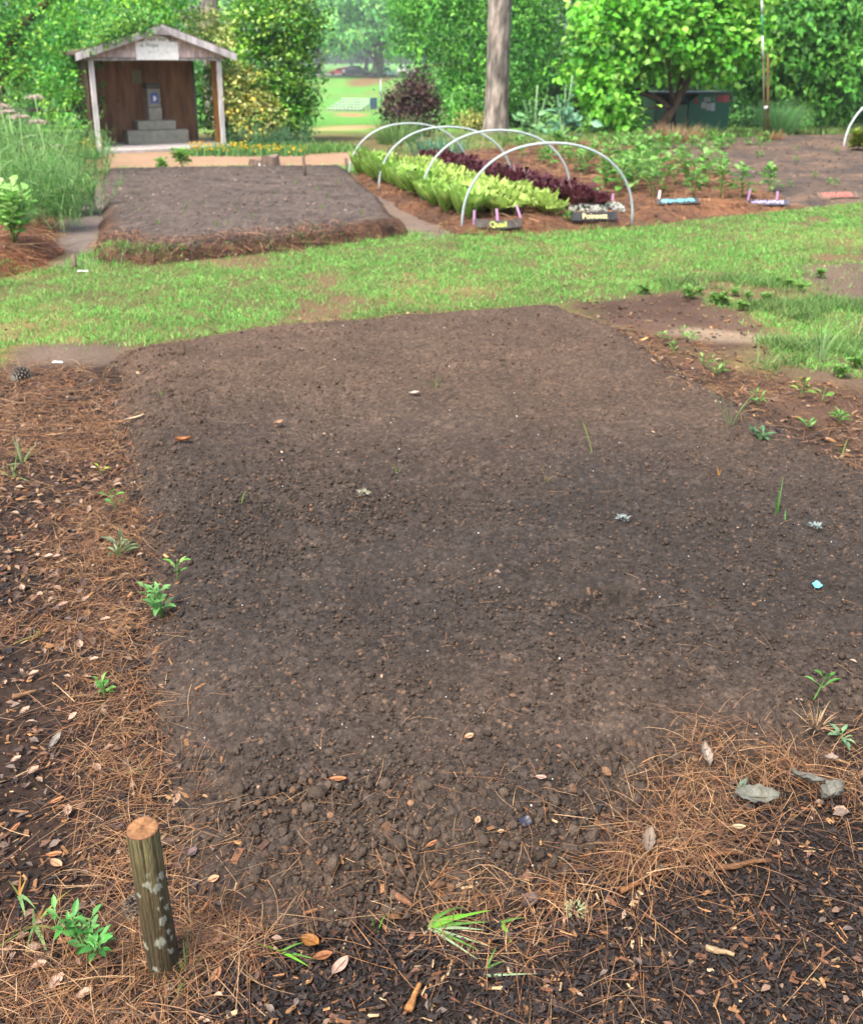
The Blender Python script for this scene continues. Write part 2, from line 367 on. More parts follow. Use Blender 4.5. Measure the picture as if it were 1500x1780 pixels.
def cloddy(X, Y):
    w = np.zeros(np.shape(X))
    for p in CLZ: w = np.maximum(w, ss(-.15, .25, sdist(p, X, Y)))
    return w
def near_soil(X, Y, d, z):
    w = cloddy(X, Y); wd = np.hypot(X, Y)
    c1, r1 = cells(X, Y, .034, .30, 1); c2, r2 = cells(X + .3, Y, .017, .55, 2); c3, r3 = cells(X, Y + .7, .009, .7, 3)
    m = .02 * fbm(X, Y, .7, 3, 80) + .016 * fbm(X, Y, .16, 4, 84) + .010 * fbm(X, Y, .03, 3, 88)
    # raking marks run across the bed
    m += .006 * fbm(X * .35 + Y * .25, Y * 1.2 - X * .25, .11, 3, 92)
    m += c1 * (.08 + .14 * w) + c2 * (.25 + .2 * w) + c3 * .40 + .006 * fbm(X, Y, .012, 3, 90)
    # a gouge left by a hoe
    q = P(1075, 1040, .07); u = (X - q[0]) * .94 + (Y - q[1]) * .34; v = -(X - q[0]) * .34 + (Y - q[1]) * .94
    m += -.035 * np.exp(-(u / .16) ** 2 - (v / .035) ** 2) + .025 * np.exp(-(u / .14) ** 2 - ((v - .06) / .04) ** 2)
    t = np.clip(.5 + 1.6 * fbm(X, Y, .7, 6, 95, .68), 0, 1)
    dry = np.clip(ss(3.2, 5.0, Y) * .75 + .35 * t - .1 + .18 * np.exp(-((Y - 2.1) / .25) ** 2) * ss(-.6, .1, X), 0, 1)
    wet = S(74, 66, 60); br = S(113, 93, 77)
    C = wet * (1 - dry[..., None]) + br * dry[..., None]
    C = C * (1 + 1.0 * fbm(X, Y, .012, 2, 97)[..., None]) * (1 + .5 * fbm(X, Y, .2, 3, 99)[..., None])
    rc = np.where(c1 > .003, r1, np.where(c2 > .002, r2, r3))[..., None]
    C = C * (.75 + .52 * rc ** 1.5); pale = ((r3 > .94) & (c3 > .002))[..., None]; C = np.where(pale, C * .4 + S(150, 118, 92) * .6, C)
    edge = ss(.22, -.02, d)[..., None]; C = C * (1 - .25 * edge) + S(88, 68, 54) * .3 * edge
    return m, C
bed_near = bed_mesh('soil_bed', 0, 1.38, 6.75, -.47, .75, 900, 980, near_soil, 1)
def far_soil(X, Y, d, z):
    c1, r1 = cells(X, Y, .06, .8, 5)
    m = .03 * fbm(X, Y, .5, 4, 101) + .02 * fbm(X, Y, .06, 3, 103)
    # crest of raked straw along the near rim and a hump in its right corner
    fr = poly([(165, 455), (420, 440), (705, 405)], .05); dd = np.minimum(np.hypot(X - fr[2, 0] + .25, Y - fr[2, 1] - .1), 9)
    m += .07 * np.exp(-(dd / .45) ** 2)
    m = m + .014 * fbm(X, Y * .6, .022, 2, 107)
    C = S(104, 92, 84)[None, None] * (1 + .5 * fbm(X, Y, .35, 4, 104) + 1.1 * fbm(X, Y * .5, .05, 3, 108) + .6 * fbm(X * .5 + Y, Y * .4, .3, 3, 109))[..., None] * (.94 + .12 * r1[..., None])
    e = (ss(.26, .08, d) * ss(11.5, 9.8, Y))[..., None]; C = C * (1 - e) + S(98, 72, 56) * (1 + 2.0 * fbm(X, Y, .09, 4, 105)[..., None]) * e
    bk = (ss(.5, .15, d) * ss(13.2, 14.0, Y))[..., None]; C = C * (1 - .35 * bk)
    return m + .06 * fbm(X, Y, .09, 4, 106) * e[..., 0] + .05 * bk[..., 0], C
bed_mesh('soil_bed', 1, 7.9, 16.2, -.42, .06, 330, 420, far_soil, 1)
def straw_soil(c0, c1_, th=.5):
    def f(X, Y, d, z):
        cc, r1 = cells(X, Y, .07, .5, 6); m = .05 * fbm(X, Y, .4, 4, 111) + cc * .25
        t = np.clip(th + 2.0 * fbm(X, Y, .45, 4, 113), 0, 1)[..., None]
        C = (c0 * t + c1_ * (1 - t)) * (1 + .9 * fbm(X, Y, .06, 3, 115)[..., None])
        return m, C
    return f
bed_mesh('mulch_bed', 2, 9.6, 20, -.13, .25, 330, 330, straw_soil(S(146, 100, 72), S(98, 72, 58), .5), 1)
bed_mesh('mulch_bed', 3, 10.2, 21.5, .04, .42, 300, 330, straw_soil(S(158, 110, 80), S(106, 80, 64), .6), 1)
bed_mesh('soil_bed', 4, 10.6, 26, .1, .62, 300, 360, straw_soil(S(134, 110, 92), S(92, 82, 75), .45), 1)
bed_mesh('straw_mound', 5, 5.3, 11.5, -.78, -.28, 260, 300, straw_soil(S(150, 92, 62), S(100, 66, 48), .6), 1)

# ------------------------------------------------------------------ loose cover on the ground (nobody could count it)
def sample(pl, n, pw=1.3, margin=0.0, dens=None, y0=None):
    """points inside an outline, thinning with distance"""
    lo = pl.min(0); hi = pl.max(0); out = []; tot = 0; lo[1] = max(lo[1], .9)
    for _ in range(200):
        m = max(2000, n); y = (rng.random(m) * (hi[1] ** (1 - pw + 1e-6) - lo[1] ** (1 - pw + 1e-6)) + lo[1] ** (1 - pw + 1e-6)) ** (1 / (1 - pw + 1e-6))
        x = rng.uniform(lo[0], hi[0], m); ok = (sdist(pl, x, y) + margin * rng.normal(0, 1, m) > 0) & (np.abs(x) < .52 * (y + 1.2) + .15)
        if dens is not None: ok &= rng.random(m) < dens(x, y)
        p = np.stack([x, y], -1)[ok]; out.append(p); tot += len(p)
        if tot >= n: break
    return np.concatenate(out)[:n]
def needles(mb, pts, lift=.012, L=(.05, .14), wid=.0013, cols=None, tilt=.18, grow=True):
    n = len(pts); z = surf(pts[:, 0], pts[:, 1]); base = np.stack([pts[:, 0], pts[:, 1], z + .004 + rng.random(n) * lift], -1)
    a = rng.uniform(0, 2 * math.pi, n); e = rng.normal(0, tilt, n) + .04
    d = np.stack([np.cos(a) * np.cos(e), np.sin(a) * np.cos(e), np.sin(e)], -1)
    bend = np.stack([-np.sin(a), np.cos(a), np.full(n, -.12)], -1) * rng.normal(0, .18, n)[:, None]
    bend[:, 2] = -np.abs(np.sin(e)) * 1.0
    k = np.maximum(1, pts[:, 1] / 3.0) if grow else np.ones(n)
    if cols is None: cols = [S(156, 112, 76), S(118, 82, 60), S(182, 146, 106), S(88, 66, 52), S(166, 118, 74)]
    C = colvar(n, cols, .2)
    mb.add(*strips(base, d, bend, rng.uniform(*L, n) * k ** .4, wid * k * rng.uniform(.7, 1.3, n), 4, C, taper=.5))
CHIP_V, CHIP_F = box(0, 0, 0, 1, .3, .14)[0], box(0, 0, 0, 1, .3, .14)[1][0]
def chips(mb, pts, L, cols, tilt=.25, k=1.0, w=None):
    n = len(pts); z = surf(pts[:, 0], pts[:, 1]); T = np.stack([pts[:, 0], pts[:, 1], z + .002 + rng.random(n) * .009], -1)
    l = np.exp(rng.uniform(math.log(L[0]), math.log(L[1]), n)); Sc = np.stack([l, l * rng.uniform(.35, 1.5, n), l * rng.uniform(.4, 1.2, n)], -1)
    pv = CHIP_V.copy(); pv[:, :2] *= 1 + rng.normal(0, .22, (8, 2))
    mb.add(*inst(pv, CHIP_F, rrot(n, tilt), Sc, T, colvar(n, cols, .28, w)))
def flakes(mb, pts, L, cols, ratio=.5, tilt=.3):
    n = len(pts); z = surf(pts[:, 0], pts[:, 1]); T = np.stack([pts[:, 0], pts[:, 1], z + .006 + rng.random(n) * .012], -1)
    a = rng.uniform(0, 2 * math.pi, n); d = np.stack([np.cos(a), np.sin(a), rng.normal(0, tilt, n)], -1); nn = np.tile([0., 0, 1], (n, 1)) + rng.normal(0, .3, (n, 3))
    mb.add(*leaves(T, d, nn, rng.uniform(*L, n), ratio, colvar(n, cols, .2)))
LAWN = poly([(-300, 640), (-300, 480), (0, 474), (165, 458), (420, 444), (700, 408), (800, 410), (960, 400), (1110, 395), (1300, 374), (1500, 352), (1700, 335), (1900, 480), (1800, 640), (1500, 660), (1400, 640),
             (1250, 560), (1190, 500), (1080, 525), (960, 530), (700, 547), (480, 566), (300, 590), (200, 608), (20, 600), (0, 640)])
PL_LEFT = poly(Z_LEFT); PL_FRONT = poly(Z_FRONT)
DK = [S(46, 37, 33), S(62, 50, 43), S(36, 32, 33), S(84, 60, 45)]; TN = [S(150, 108, 70), S(176, 130, 84), S(120, 80, 54), S(190, 160, 120)]
# dark bark mulch along the front and under the straw on the left
m = MB()
for _ in range(5):
    chips(m, sample(PL_FRONT, 5200, 1.6), (.004, .020), DK + TN, w=[.31, .26, .22, .11, .035, .02, .035, .01])
    chips(m, sample(PL_LEFT, 2900, 1.4), (.005, .022), DK + TN, w=[.2, .22, .14, .14, .1, .07, .1, .03])
slim = CHIP_V.copy(); CHIP_V = CHIP_V * [1, .42, .5]
chips(m, sample(PL_FRONT, 420, 1.4), (.014, .04), TN + DK, .2)
chips(m, sample(PL_LEFT, 480, 1.2), (.015, .05), TN + DK, .2); CHIP_V = slim
PL_UP = poly([(-300, 660), (190, 650), (235, 780), (240, 1000), (250, 1150), (-300, 1150)])
chips(m, sample(PL_UP, 4200, .9), (.008, .035), DK + TN, w=[.18, .2, .1, .18, .1, .06, .12, .06])
chips(m, sample(poly(Z_RSTR), 600, 1), (.01, .05), DK + TN)
chips(m, sample(poly(Z_SAND), 250, 1), (.01, .04), DK + TN)
tag(m.build('bark_mulch', M_CHIP, smooth=False), 'dark chipped bark mulch spread over the ground in front of the bed', kind='stuff')
# pine straw
def patchy(s, lo=-.15, hi=.2, seed=120): return lambda x, y: ss(lo, hi, fbm(x, y, s, 3, seed)) * .95 + .05
m = MB()
needles(m, sample(PL_LEFT, 6800, 1.5, dens=patchy(.4, -.12, .2)), .02)
needles(m, sample(PL_FRONT, 800, 1.6, dens=patchy(.3)), .012, wid=.0012)
for zz, n in (([(0, 1640), (150, 1600), (320, 1720), (360, 1800), (-200, 1850)], 900), ([(140, 1430), (250, 1440), (330, 1570), (420, 1640), (330, 1700), (200, 1640)], 750),
              ([(100, 1080), (255, 1060), (275, 1400), (140, 1420)], 1200), ([(330, 1590), (470, 1620), (440, 1700), (330, 1690)], 350)):
    needles(m, sample(poly(zz), n, 1.2, .02), .025, tilt=.25)
needles(m, sample(poly(Z_RSTR), 2600, 1.0, .05, patchy(.4)), .015)
needles(m, sample(poly([(-300, 655), (-200, 610), (40, 625), (190, 650), (235, 760), (100, 800), (-300, 800)]), 4000, 1, .05), .02)
needles(m, sample(poly([(-300, 700), (200, 680), (240, 800), (245, 1120), (-300, 1120)]), 6500, 1, .05, patchy(.5, -.15, .15, 133)), .02)
PILE = poly([(1080, 1430), (1130, 1350), (1230, 1290), (1330, 1320), (1450, 1320), (1640, 1340), (1640, 1420), (1480, 1440), (1330, 1475), (1200, 1510), (1060, 1560), (1010, 1640), (940, 1620), (980, 1540), (1030, 1480)])
q = sample(PILE, 1900, 1.0, .01, patchy(.13, -.1, .15, 126)); needles(m, q, .045, tilt=.35, L=(.06, .15))
needles(m, sample(poly([(720, 1560), (860, 1540), (1000, 1500), (1040, 1620), (940, 1690), (760, 1650)]), 300, 1, .02), .02, tilt=.3)
# needles strewn thinly over the soil
needles(m, sample(NEAR, 700, 1.9), .004, L=(.03, .09), wid=.001, tilt=.06)
needles(m, sample(poly([(300, 1440), (700, 1400), (1150, 1330), (1130, 1480), (720, 1610), (340, 1580)]), 500, 1), .008, L=(.03, .1), wid=.0011, tilt=.15)
tag(m.build('pine_straw', M_STRAW), 'rust-brown pine needles littering the mulch beside the bed', kind='stuff')
m = MB()
needles(m, sample(LETT, 5200, 1, .05), .04, (.08, .2), .0017, tilt=.3); needles(m, sample(PEPP, 5600, 1, .05), .04, (.08, .2), .0017, tilt=.3)
q = sample(FARL, 26000, .2); dd = sdist(FARL, q[:, 0], q[:, 1]); q = q[(dd < .42) & (q[:, 1] < 10.2) & (q[:, 1] < 8.9 + .3 * (q[:, 0] + 2.8))]
needles(m, q, .06, (.07, .2), .0018, [S(138, 94, 66), S(96, 68, 52), S(184, 136, 98), S(66, 50, 42)], .5)
needles(m, sample(LSTR, 5000, .8, .05), .04, (.08, .2), .0015, tilt=.3)
tag(m.build('pine_straw', M_STRAW), 'pine needles spread over the raised beds beyond the lawn', kind='stuff')
# straw, bark and crumbs straggling over the rim of the near bed
def rim(n, pw=1.2, lo=-.16, hi=.14):
    q = sample(NEAR, n * 6, pw, .16); d = sdist(NEAR, q[:, 0], q[:, 1]); q = q[(d > lo) & (d < hi)]; return q[:n]
m = MB(); needles(m, rim(2600), .008, L=(.04, .11), wid=.0012, tilt=.12); tag(m.build('pine_straw', M_STRAW), 'loose pine needles straggling over the rim of the near bed', kind='stuff')
m = MB(); chips(m, rim(1800, 1.1), (.005, .03), DK + TN, w=[.2, .22, .12, .16, .1, .06, .1, .04]); tag(m.build('bark_mulch', M_CHIP, smooth=False), 'stray bark chips along the rim of the near bed', kind='stuff')
# leaf crumbs and pale bits
m = MB()
LB = [S(166, 134, 110), S(146, 106, 80), S(190, 160, 136), S(120, 88, 70), S(128, 112, 102)]
flakes(m, sample(PL_LEFT, 1500, 1.4), (.010, .032), LB + [S(96, 72, 58), S(84, 66, 58)]); flakes(m, sample(PL_UP, 900, .9), (.015, .045), LB + [S(96, 72, 58), S(84, 66, 58)]); flakes(m, sample(PL_FRONT, 170, 1.5), (.01, .025), LB)
flakes(m, sample(poly(Z_RSTR), 220, 1), (.015, .04), LB); flakes(m, sample(PILE, 40, 1), (.015, .04), LB); flakes(m, sample(NEAR, 110, 1.6), (.008, .022), LB)
LS = [S(140, 112, 92), S(84, 70, 62), S(160, 130, 106), S(96, 76, 64), S(176, 156, 136)]
flakes(m, sample(FARL, 900, .6), (.02, .05), LS); flakes(m, sample(DARK, 900, .6), (.025, .07), LS); flakes(m, sample(PEPP, 700, .6), (.03, .07), LS[:3] + [S(190, 136, 96)]); flakes(m, sample(LETT, 500, .6), (.03, .06), LS[:3] + [S(190, 136, 96)]); flakes(m, sample(LAWN, 260, .8), (.02, .05), [S(150, 110, 76), S(120, 90, 66), S(190, 160, 120)])
tag(m.build('leaf_litter', M_DEAD), 'crumbs of tan dead leaves among the straw', kind='stuff')
# clods of earth
m = MB()
def clods(pts, r, v2=False):
    n = len(pts); z = surf(pts[:, 0], pts[:, 1]); T = np.stack([pts[:, 0], pts[:, 1], z + .004 + r * .30], -1)
    dry = ss(3.2, 5, pts[:, 1])[:, None] * .7
    for k in range(6):
        i = np.arange(k, n, 6)
        if not len(i): continue
        pv, pf = (ICO3_V, ICO3_F) if v2 else (ICO_V, ICO_F); pv = lump(pv, .05 if v2 else .12) * np.array([1, .85, .75])
        if v2:
            for fr in (3, 5, 8, 8, 12): kk = rng.normal(0, fr, 3); pv = pv * (1 + .33 / fr * np.sin(pv @ kk + rng.uniform(0, 6)))[:, None]
        C = (S(86, 74, 64) * (1 - dry[i]) + S(118, 96, 78) * dry[i]) * np.exp(rng.normal(0, .22, (len(i), 1))); od = rng.random(len(i)) < .06; C[od] = S(128, 98, 76) * np.exp(rng.normal(0, .2, (od.sum(), 1)))
        m.add(*inst(pv, pf, rrot(len(i), .6), r[i], T[i], C))
q = sample(NEAR, 30000, 1.8, dens=lambda x, y: .35 + .65 * cloddy(x, y)); clods(q, np.exp(rng.normal(math.log(.0032), .4, len(q))))
q = sample(NEAR, 3000, 1.5, dens=lambda x, y: .10 + .9 * cloddy(x, y)); clods(q, np.clip(np.exp(rng.normal(math.log(.0055), .4, len(q))), 0, .013))
q = np.concatenate([sample(CLZ[0], 230, .5), sample(CLZ[1], 90, .2)]); clods(q, np.clip(np.exp(rng.normal(math.log(.009), .35, len(q))), 0, .019), True)
q = sample(poly([(850, 1540), (980, 1500), (1080, 1340), (1180, 1330), (1120, 1400), (1000, 1500)]), 60, .5, .03); clods(q, rng.uniform(.008, .017, len(q)), True)
tag(m.build('soil_clods', M_CLOD), 'crumbly lumps of dark earth on the raked bed', kind='stuff')
m = MB(); q = sample(NEAR, 330, 1.6); n = len(q)
m.add(*inst(lump(ICO_V, .15), ICO_F, rrot(n, 1), np.clip(np.exp(rng.normal(math.log(.0016), .35, n)), 0, .004) * np.maximum(1, q[:, 1] / 3), np.stack([q[:, 0], q[:, 1], surf(q[:, 0], q[:, 1]) + .013], -1), colvar(n, [S(235, 235, 230), S(200, 195, 185)], .1)))
tag(m.build('white_grit', M_CLOD), 'tiny white grains of perlite sprinkled in the soil', kind='stuff')

# lawn
def lawn_density(x, y):
    d = (.12 + .88 * ss(-.30, -.12, fbm(x, y, .7, 4, 50))) * (.30 + .70 * ss(-.16, .02, fbm(x, y, .2, 3, 131)))
    for zz in (Z_DIRT, Z_BARE, Z_SAND): d = d * (1 - .93 * zone(zz, x, y, .12, .4))
    return np.clip(d * (1 - .93 * ss(-.02, .1, bedh(0, x, y)[0] + .02) * (y < 6.4)), 0, 1)
def blades(mb, pts, L, W, cols, lean=.35, tip=1.25):
    n = len(pts); z = surf(pts[:, 0], pts[:, 1]); a = rng.uniform(0, 2 * math.pi, n); e = np.abs(rng.normal(0, lean, n))
    d = nrm(np.stack([np.cos(a) * e, np.sin(a) * e, np.ones(n)], -1)); b = np.stack([np.cos(a), np.sin(a), np.full(n, -.5)], -1) * rng.uniform(.1, .6, n)[:, None]
    C = colvar(n, cols, .18); mb.add(*strips(np.stack([pts[:, 0], pts[:, 1], z - .004], -1), d, b, L, W, 3, C, taper=.92, tipc=C * tip))
GC = [S(104, 188, 76, .62), S(126, 204, 96, .62), S(94, 168, 64, .62), S(154, 212, 112, .62), S(108, 180, 74, .62), S(164, 184, 108), S(160, 156, 100)]
m = MB(); q = sample(LAWN, 165000, .9, .04, lawn_density); n = len(q)
blades(m, q, rng.uniform(.014, .048, n), rng.uniform(.003, .0055, n) * np.maximum(1, q[:, 1] / 7), GC, .55)
tag(m.build('lawn_grass', M_GRASS), 'short bright green lawn between the garden beds', kind='stuff')
m = MB()
q = sample(poly([(1130, 480), (1330, 480), (1560, 530), (1700, 700), (1500, 680), (1350, 650), (1330, 560), (1180, 520)]), 9000, .8, .08, lambda x, y: ss(-.05, .15, fbm(x, y, .35, 3, 141)))
blades(m, q, rng.uniform(.03, .10, len(q)), rng.uniform(.003, .006, len(q)), [S(118, 160, 80), S(96, 140, 72), S(140, 176, 100)], .5)
q = sample(poly([(90, 470), (150, 440), (260, 452), (420, 438), (700, 402), (800, 402), (700, 416), (300, 470)]), 1500, .5, .03, patchy(.5, -.05, .2)); blades(m, q, rng.uniform(.03, .09, len(q)), rng.uniform(.004, .008, len(q)), GC, .5)
q = sample(poly([(200, 300), (640, 292), (640, 303), (200, 306)]), 3500, .5, .15, patchy(.8, -.05, .2)); blades(m, q, rng.uniform(.05, .16, len(q)), rng.uniform(.008, .014, len(q)), GC, .5)
q = sample(poly([(330, 272), (560, 268), (640, 262), (600, 254), (395, 256), (330, 262)]), 3000, .5, .12); blades(m, q, rng.uniform(.06, .22, len(q)), rng.uniform(.008, .015, len(q)), [S(112, 170, 78), S(140, 190, 95), S(86, 140, 66)], .5)
q = sample(poly([(640, 285), (780, 245), (1000, 240), (1500, 225), (1560, 236), (1180, 246), (880, 262), (700, 280)]), 12000, .5, .3, patchy(1.2, -.1, .15)); blades(m, q, rng.uniform(.08, .3, len(q)), rng.uniform(.01, .018, len(q)), [S(120, 166, 80), S(150, 186, 104), S(98, 140, 70), S(176, 176, 112)], .5)
tag(m.build('rough_grass', M_GRASS), 'longer rough grass fringing the beds and paths', kind='stuff')

# ------------------------------------------------------------------ SHED with its fountain
SO = np.array([-6.32, 19.28, 0.0]); SA = R(28)
def shed_part(name, pieces, mat, col, parent, smooth=False):
    b = MB()
    for V, Fs in pieces: b.add(xform(V, SA, SO), Fs, col if not callable(col) else col(V))
    return b.build(name, mat, parent, smooth)
shed = empty('garden_shed', SO, 'small open-fronted shelter with grey shingled gable, white posts and plywood back', 'shed')
GREYW = S(210, 206, 206, .54); WHITEW = S(226, 222, 220, .56)
sl = []
for i in range(6):
    for j in range(5): sl.append(box(-.02 + .42 * i + .2, -.66 + .42 * j + .2, .02, .412, .412, .06, .006))
shed_part('floor', sl, M_CONC, lambda V: S(206, 198, 194) * random.uniform(.88, 1.1), shed)
for u in (0.0, 2.42): shed_part('post', [box(u, 0, .86, .085, .085, 1.72, .006)], M_WOOD, WHITEW, shed)
shed_part('post', [box(2.44, .36, .86, .15, .035, 1.72, .004)], M_WOOD, S(176, 124, 66), shed); shed_part('post', [box(0, 1.5, .86, .09, .09, 1.72, .005)], M_WOOD, S(96, 84, 72), shed)
shed_part('back_wall', [box(.56, 1.52, .9, 1.2, .03, 1.8), box(1.725, 1.523, .9, 1.12, .03, 1.8)], M_PLY, S(184, 134, 100), shed)
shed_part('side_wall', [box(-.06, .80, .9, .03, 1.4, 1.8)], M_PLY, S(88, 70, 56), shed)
shed_part('trim_board', [box(2.30, 1.50, .9, .05, .06, 1.8)], M_WOOD, S(150, 146, 140), shed)
RZ, EZ, UC = 2.26, 1.74, 1.21; HW = UC + .30; RC = UC + .10
def slab_roof(side, v0, v1, t0, t1, lo=0.0, hi=1.0):
    p = []
    for k in (lo, hi):
        u = RC + (UC + side * HW - RC) * (1 - k); z = EZ + (RZ - EZ) * k
        for v in (v0, v1):
            for t in (t0, t1): p.append([u, v, z + t])
    V = np.array(p); Fq = np.array([[0, 2, 6, 4], [1, 5, 7, 3], [0, 4, 5, 1], [2, 3, 7, 6], [0, 1, 3, 2], [4, 6, 7, 5]]); return V, [Fq]
roof = shed_part('roof', [slab_roof(s, -.22, 1.75, .0, .05, .03 if False else 0, 1) for s in (-1, 1)], M_SHING, S(112, 96, 86), shed)
for s in (-1, 1): shed_part('barge_board', [slab_roof(s, -.25, -.222, -.105, .03)], M_WOOD, GREYW, shed)
shed_part('ridge_board', [(np.array([[RC - .17, -.258, RZ - .155], [RC + .17, -.258, RZ - .155], [RC, -.258, RZ - .02], [RC - .17, -.252, RZ - .155], [RC + .17, -.252, RZ - .155], [RC, -.252, RZ - .02]]), [np.array([[0, 1, 2], [5, 4, 3]]), np.array([[0, 3, 4, 1], [1, 4, 5, 2], [2, 5, 3, 0]])])], M_WOOD, S(188, 180, 178), shed)
gb = MB()
for r_ in range(4):                       # split shingles in overlapping courses that follow the gable
    z0 = 1.70 + r_ * .125; u = -.06 + (r_ % 2) * .05
    while u < 2.48:
        w = random.uniform(.07, .17); z1 = z0 + .16; uc = u + w / 2
        lim = EZ + (RZ - EZ) * (1 - abs(uc - RC) / (HW + .1 * (1 if uc < RC else -1))) - .06
        if z0 < lim - .02:
            V, Fs = box(uc, -.03 - .006 * random.random(), (z0 + min(z1, lim)) / 2, w - .006, .02, min(z1, lim) - z0); V[:, 1] -= (z1 - V[:, 2]) * .10
            gb.add(xform(V, SA, SO), Fs, S(232, 208, 204, .62) * random.uniform(.75, 1.15))
        u += w
gb.build('gable_shingles', M_SHING, shed, False)
shed_part('gable_backing', [(np.array([[-.06, 0.0, 1.68], [2.48, 0.0, 1.68], [2.48, 0, 1.72], [UC, 0, 2.16], [-.06, 0, 1.72], [-.06, .03, 1.68], [2.48, .03, 1.68], [2.48, .03, 1.72], [UC, .03, 2.16], [-.06, .03, 1.72]]), [np.array([[0, 1, 2, 3, 4], [9, 8, 7, 6, 5]])])], M_WOOD, S(110, 95, 90), shed)
shed_part('lintel', [box(1.21, -.035, 1.665, 2.62, .05, .05, .004)], M_WOOD, S(190, 186, 178), shed)
# white sign with an arched top
a = np.linspace(0, math.pi, 15); SU, SZ = 1.22, 1.655; out = [[SU - .40, SZ], [SU + .40, SZ], [SU + .40, SZ + .33]]
out += [[SU + .24 * math.cos(t), SZ + .33 + .11 * math.sin(t)] for t in a] + [[SU - .40, SZ + .33]]
n = len(out); V = np.array([[u, -.095, z] for u, z in out] + [[u, -.075, z] for u, z in out]); j = np.arange(n)
signp = shed_part('sign', [(V, [np.array([list(range(n)), list(range(2 * n - 1, n - 1, -1))]), np.stack([j, j + n, (j + 1) % n + n, (j + 1) % n], -1)])], M_PAINT, S(246, 246, 242, .85), shed)
def text_mesh(txt, size, col, place, name, mat, parent, extr=.001, font_shear=0.0):
    cu = bpy.data.curves.new(name, 'FONT'); cu.body = txt; cu.size = size; cu.extrude = extr; cu.align_x = 'CENTER'; cu.shear = font_shear
    cu.offset = size * .012
    t = bpy.data.objects.new(name, cu); COL.objects.link(t); bpy.context.view_layer.update()
    me = bpy.data.meshes.new_from_object(t.evaluated_get(bpy.context.evaluated_depsgraph_get()))
    V = np.array([v.co[:] for v in me.vertices]); fs = {}
    for p in me.polygons: fs.setdefault(len(p.vertices), []).append(list(p.vertices))
    bpy.data.objects.remove(t); bpy.data.curves.remove(cu); bpy.data.meshes.remove(me)
    return place(V), [np.array(f) for f in fs.values()]
lb = MB()
for txt, u, z, s_, c_ in (('Herb  Shed', 0, .345, .075, S(150, 165, 158)), ('a  Hope', -.14, .235, .10, S(150, 180, 160)), ('. . . .', .2, .235, .09, S(205, 215, 208)), ('n .      .  ~', .02, .12, .09, S(185, 205, 190))):
    V, Fs = text_mesh(txt, s_, None, lambda V: np.stack([V[:, 0] + SU + u, -.0965 - V[:, 2], V[:, 1] + SZ + z], -1), 'lettering', None, None)
    lb.add(xform(V, SA, SO), Fs, c_)
lb.build('lettering', M_PAINT, signp, False)
shed_part('wall_panel', [box(1.13, 1.488, 1.33, .19, .03, .26, .004)], M_PAINT, S(178, 172, 128), shed)
# stepped concrete drinking fountain
FU, FV = 1.30, .92
fo = xform(np.array([[FU, FV, .05]]), SA, SO)[0]
ft = empty('drinking_fountain', fo, 'grey concrete drinking fountain with stepped base inside the shelter', 'fountain')
def fpart(name, pcs, mat, col): return shed_part(name, [(V + np.array([FU, FV, 0.05]), Fs) for V, Fs in pcs], mat, col, ft)
fpart('step', [box(0, 0, .13, 1.22, .5, .26, .012)], M_CONC, S(150, 150, 138, .65)); fpart('step', [box(0, .02, .352, .76, .42, .18, .012)], M_CONC, S(152, 152, 140, .65))
fpart('column', [box(0, .03, .57, .27, .30, .25, .012), box(0, .035, .88, .25, .28, .36, .012)], M_CONC, S(154, 150, 138, .65)); fpart('basin_head', [box(-.01, .04, 1.11, .28, .34, .10, .02)], M_CONC, S(104, 98, 92))
po = fpart('poster', [box(.0, -.112, .88, .15, .008, .2)], M_PAINT, S(84, 116, 186))
pz = xform(np.array([[FU + .0 + math.cos(t) * .04 * (.7 + .3 * math.cos(3 * t)), FV - .1185, .92 + math.sin(t) * .055] for t in np.linspace(0, 2 * math.pi, 14, endpoint=False)]), SA, SO)
mk('printed_shape', pz, np.array([list(range(14))]), M_PAINT, S(236, 226, 224, .8), po)
for s in (-1, 1): fpart('side_knob', [(tube([[s * .125, .03, .85], [s * .165, .03, .85]], .016, 8))], M_METAL, S(200, 200, 200))
# rail fence left of the shed
fx = np.array([-8.6, 19.9, 0]); rf = empty('rail_fence', fx, 'dark old rail fence half hidden by leaves left of the shelter', 'fence')
for z in (.25, .48, .72): b = MB(); b.add(*box(-7.75, 20.15, z, 2.3, .04, .09, .004), S(60, 56, 52)); b.build('rail', M_WOOD, rf, False)
for x in (-8.6, -7.0): b = MB(); b.add(*box(x, 20.2, .45, .1, .05, .9, .004), S(66, 58, 52)); b.build('fence_post', M_WOOD, rf, False)

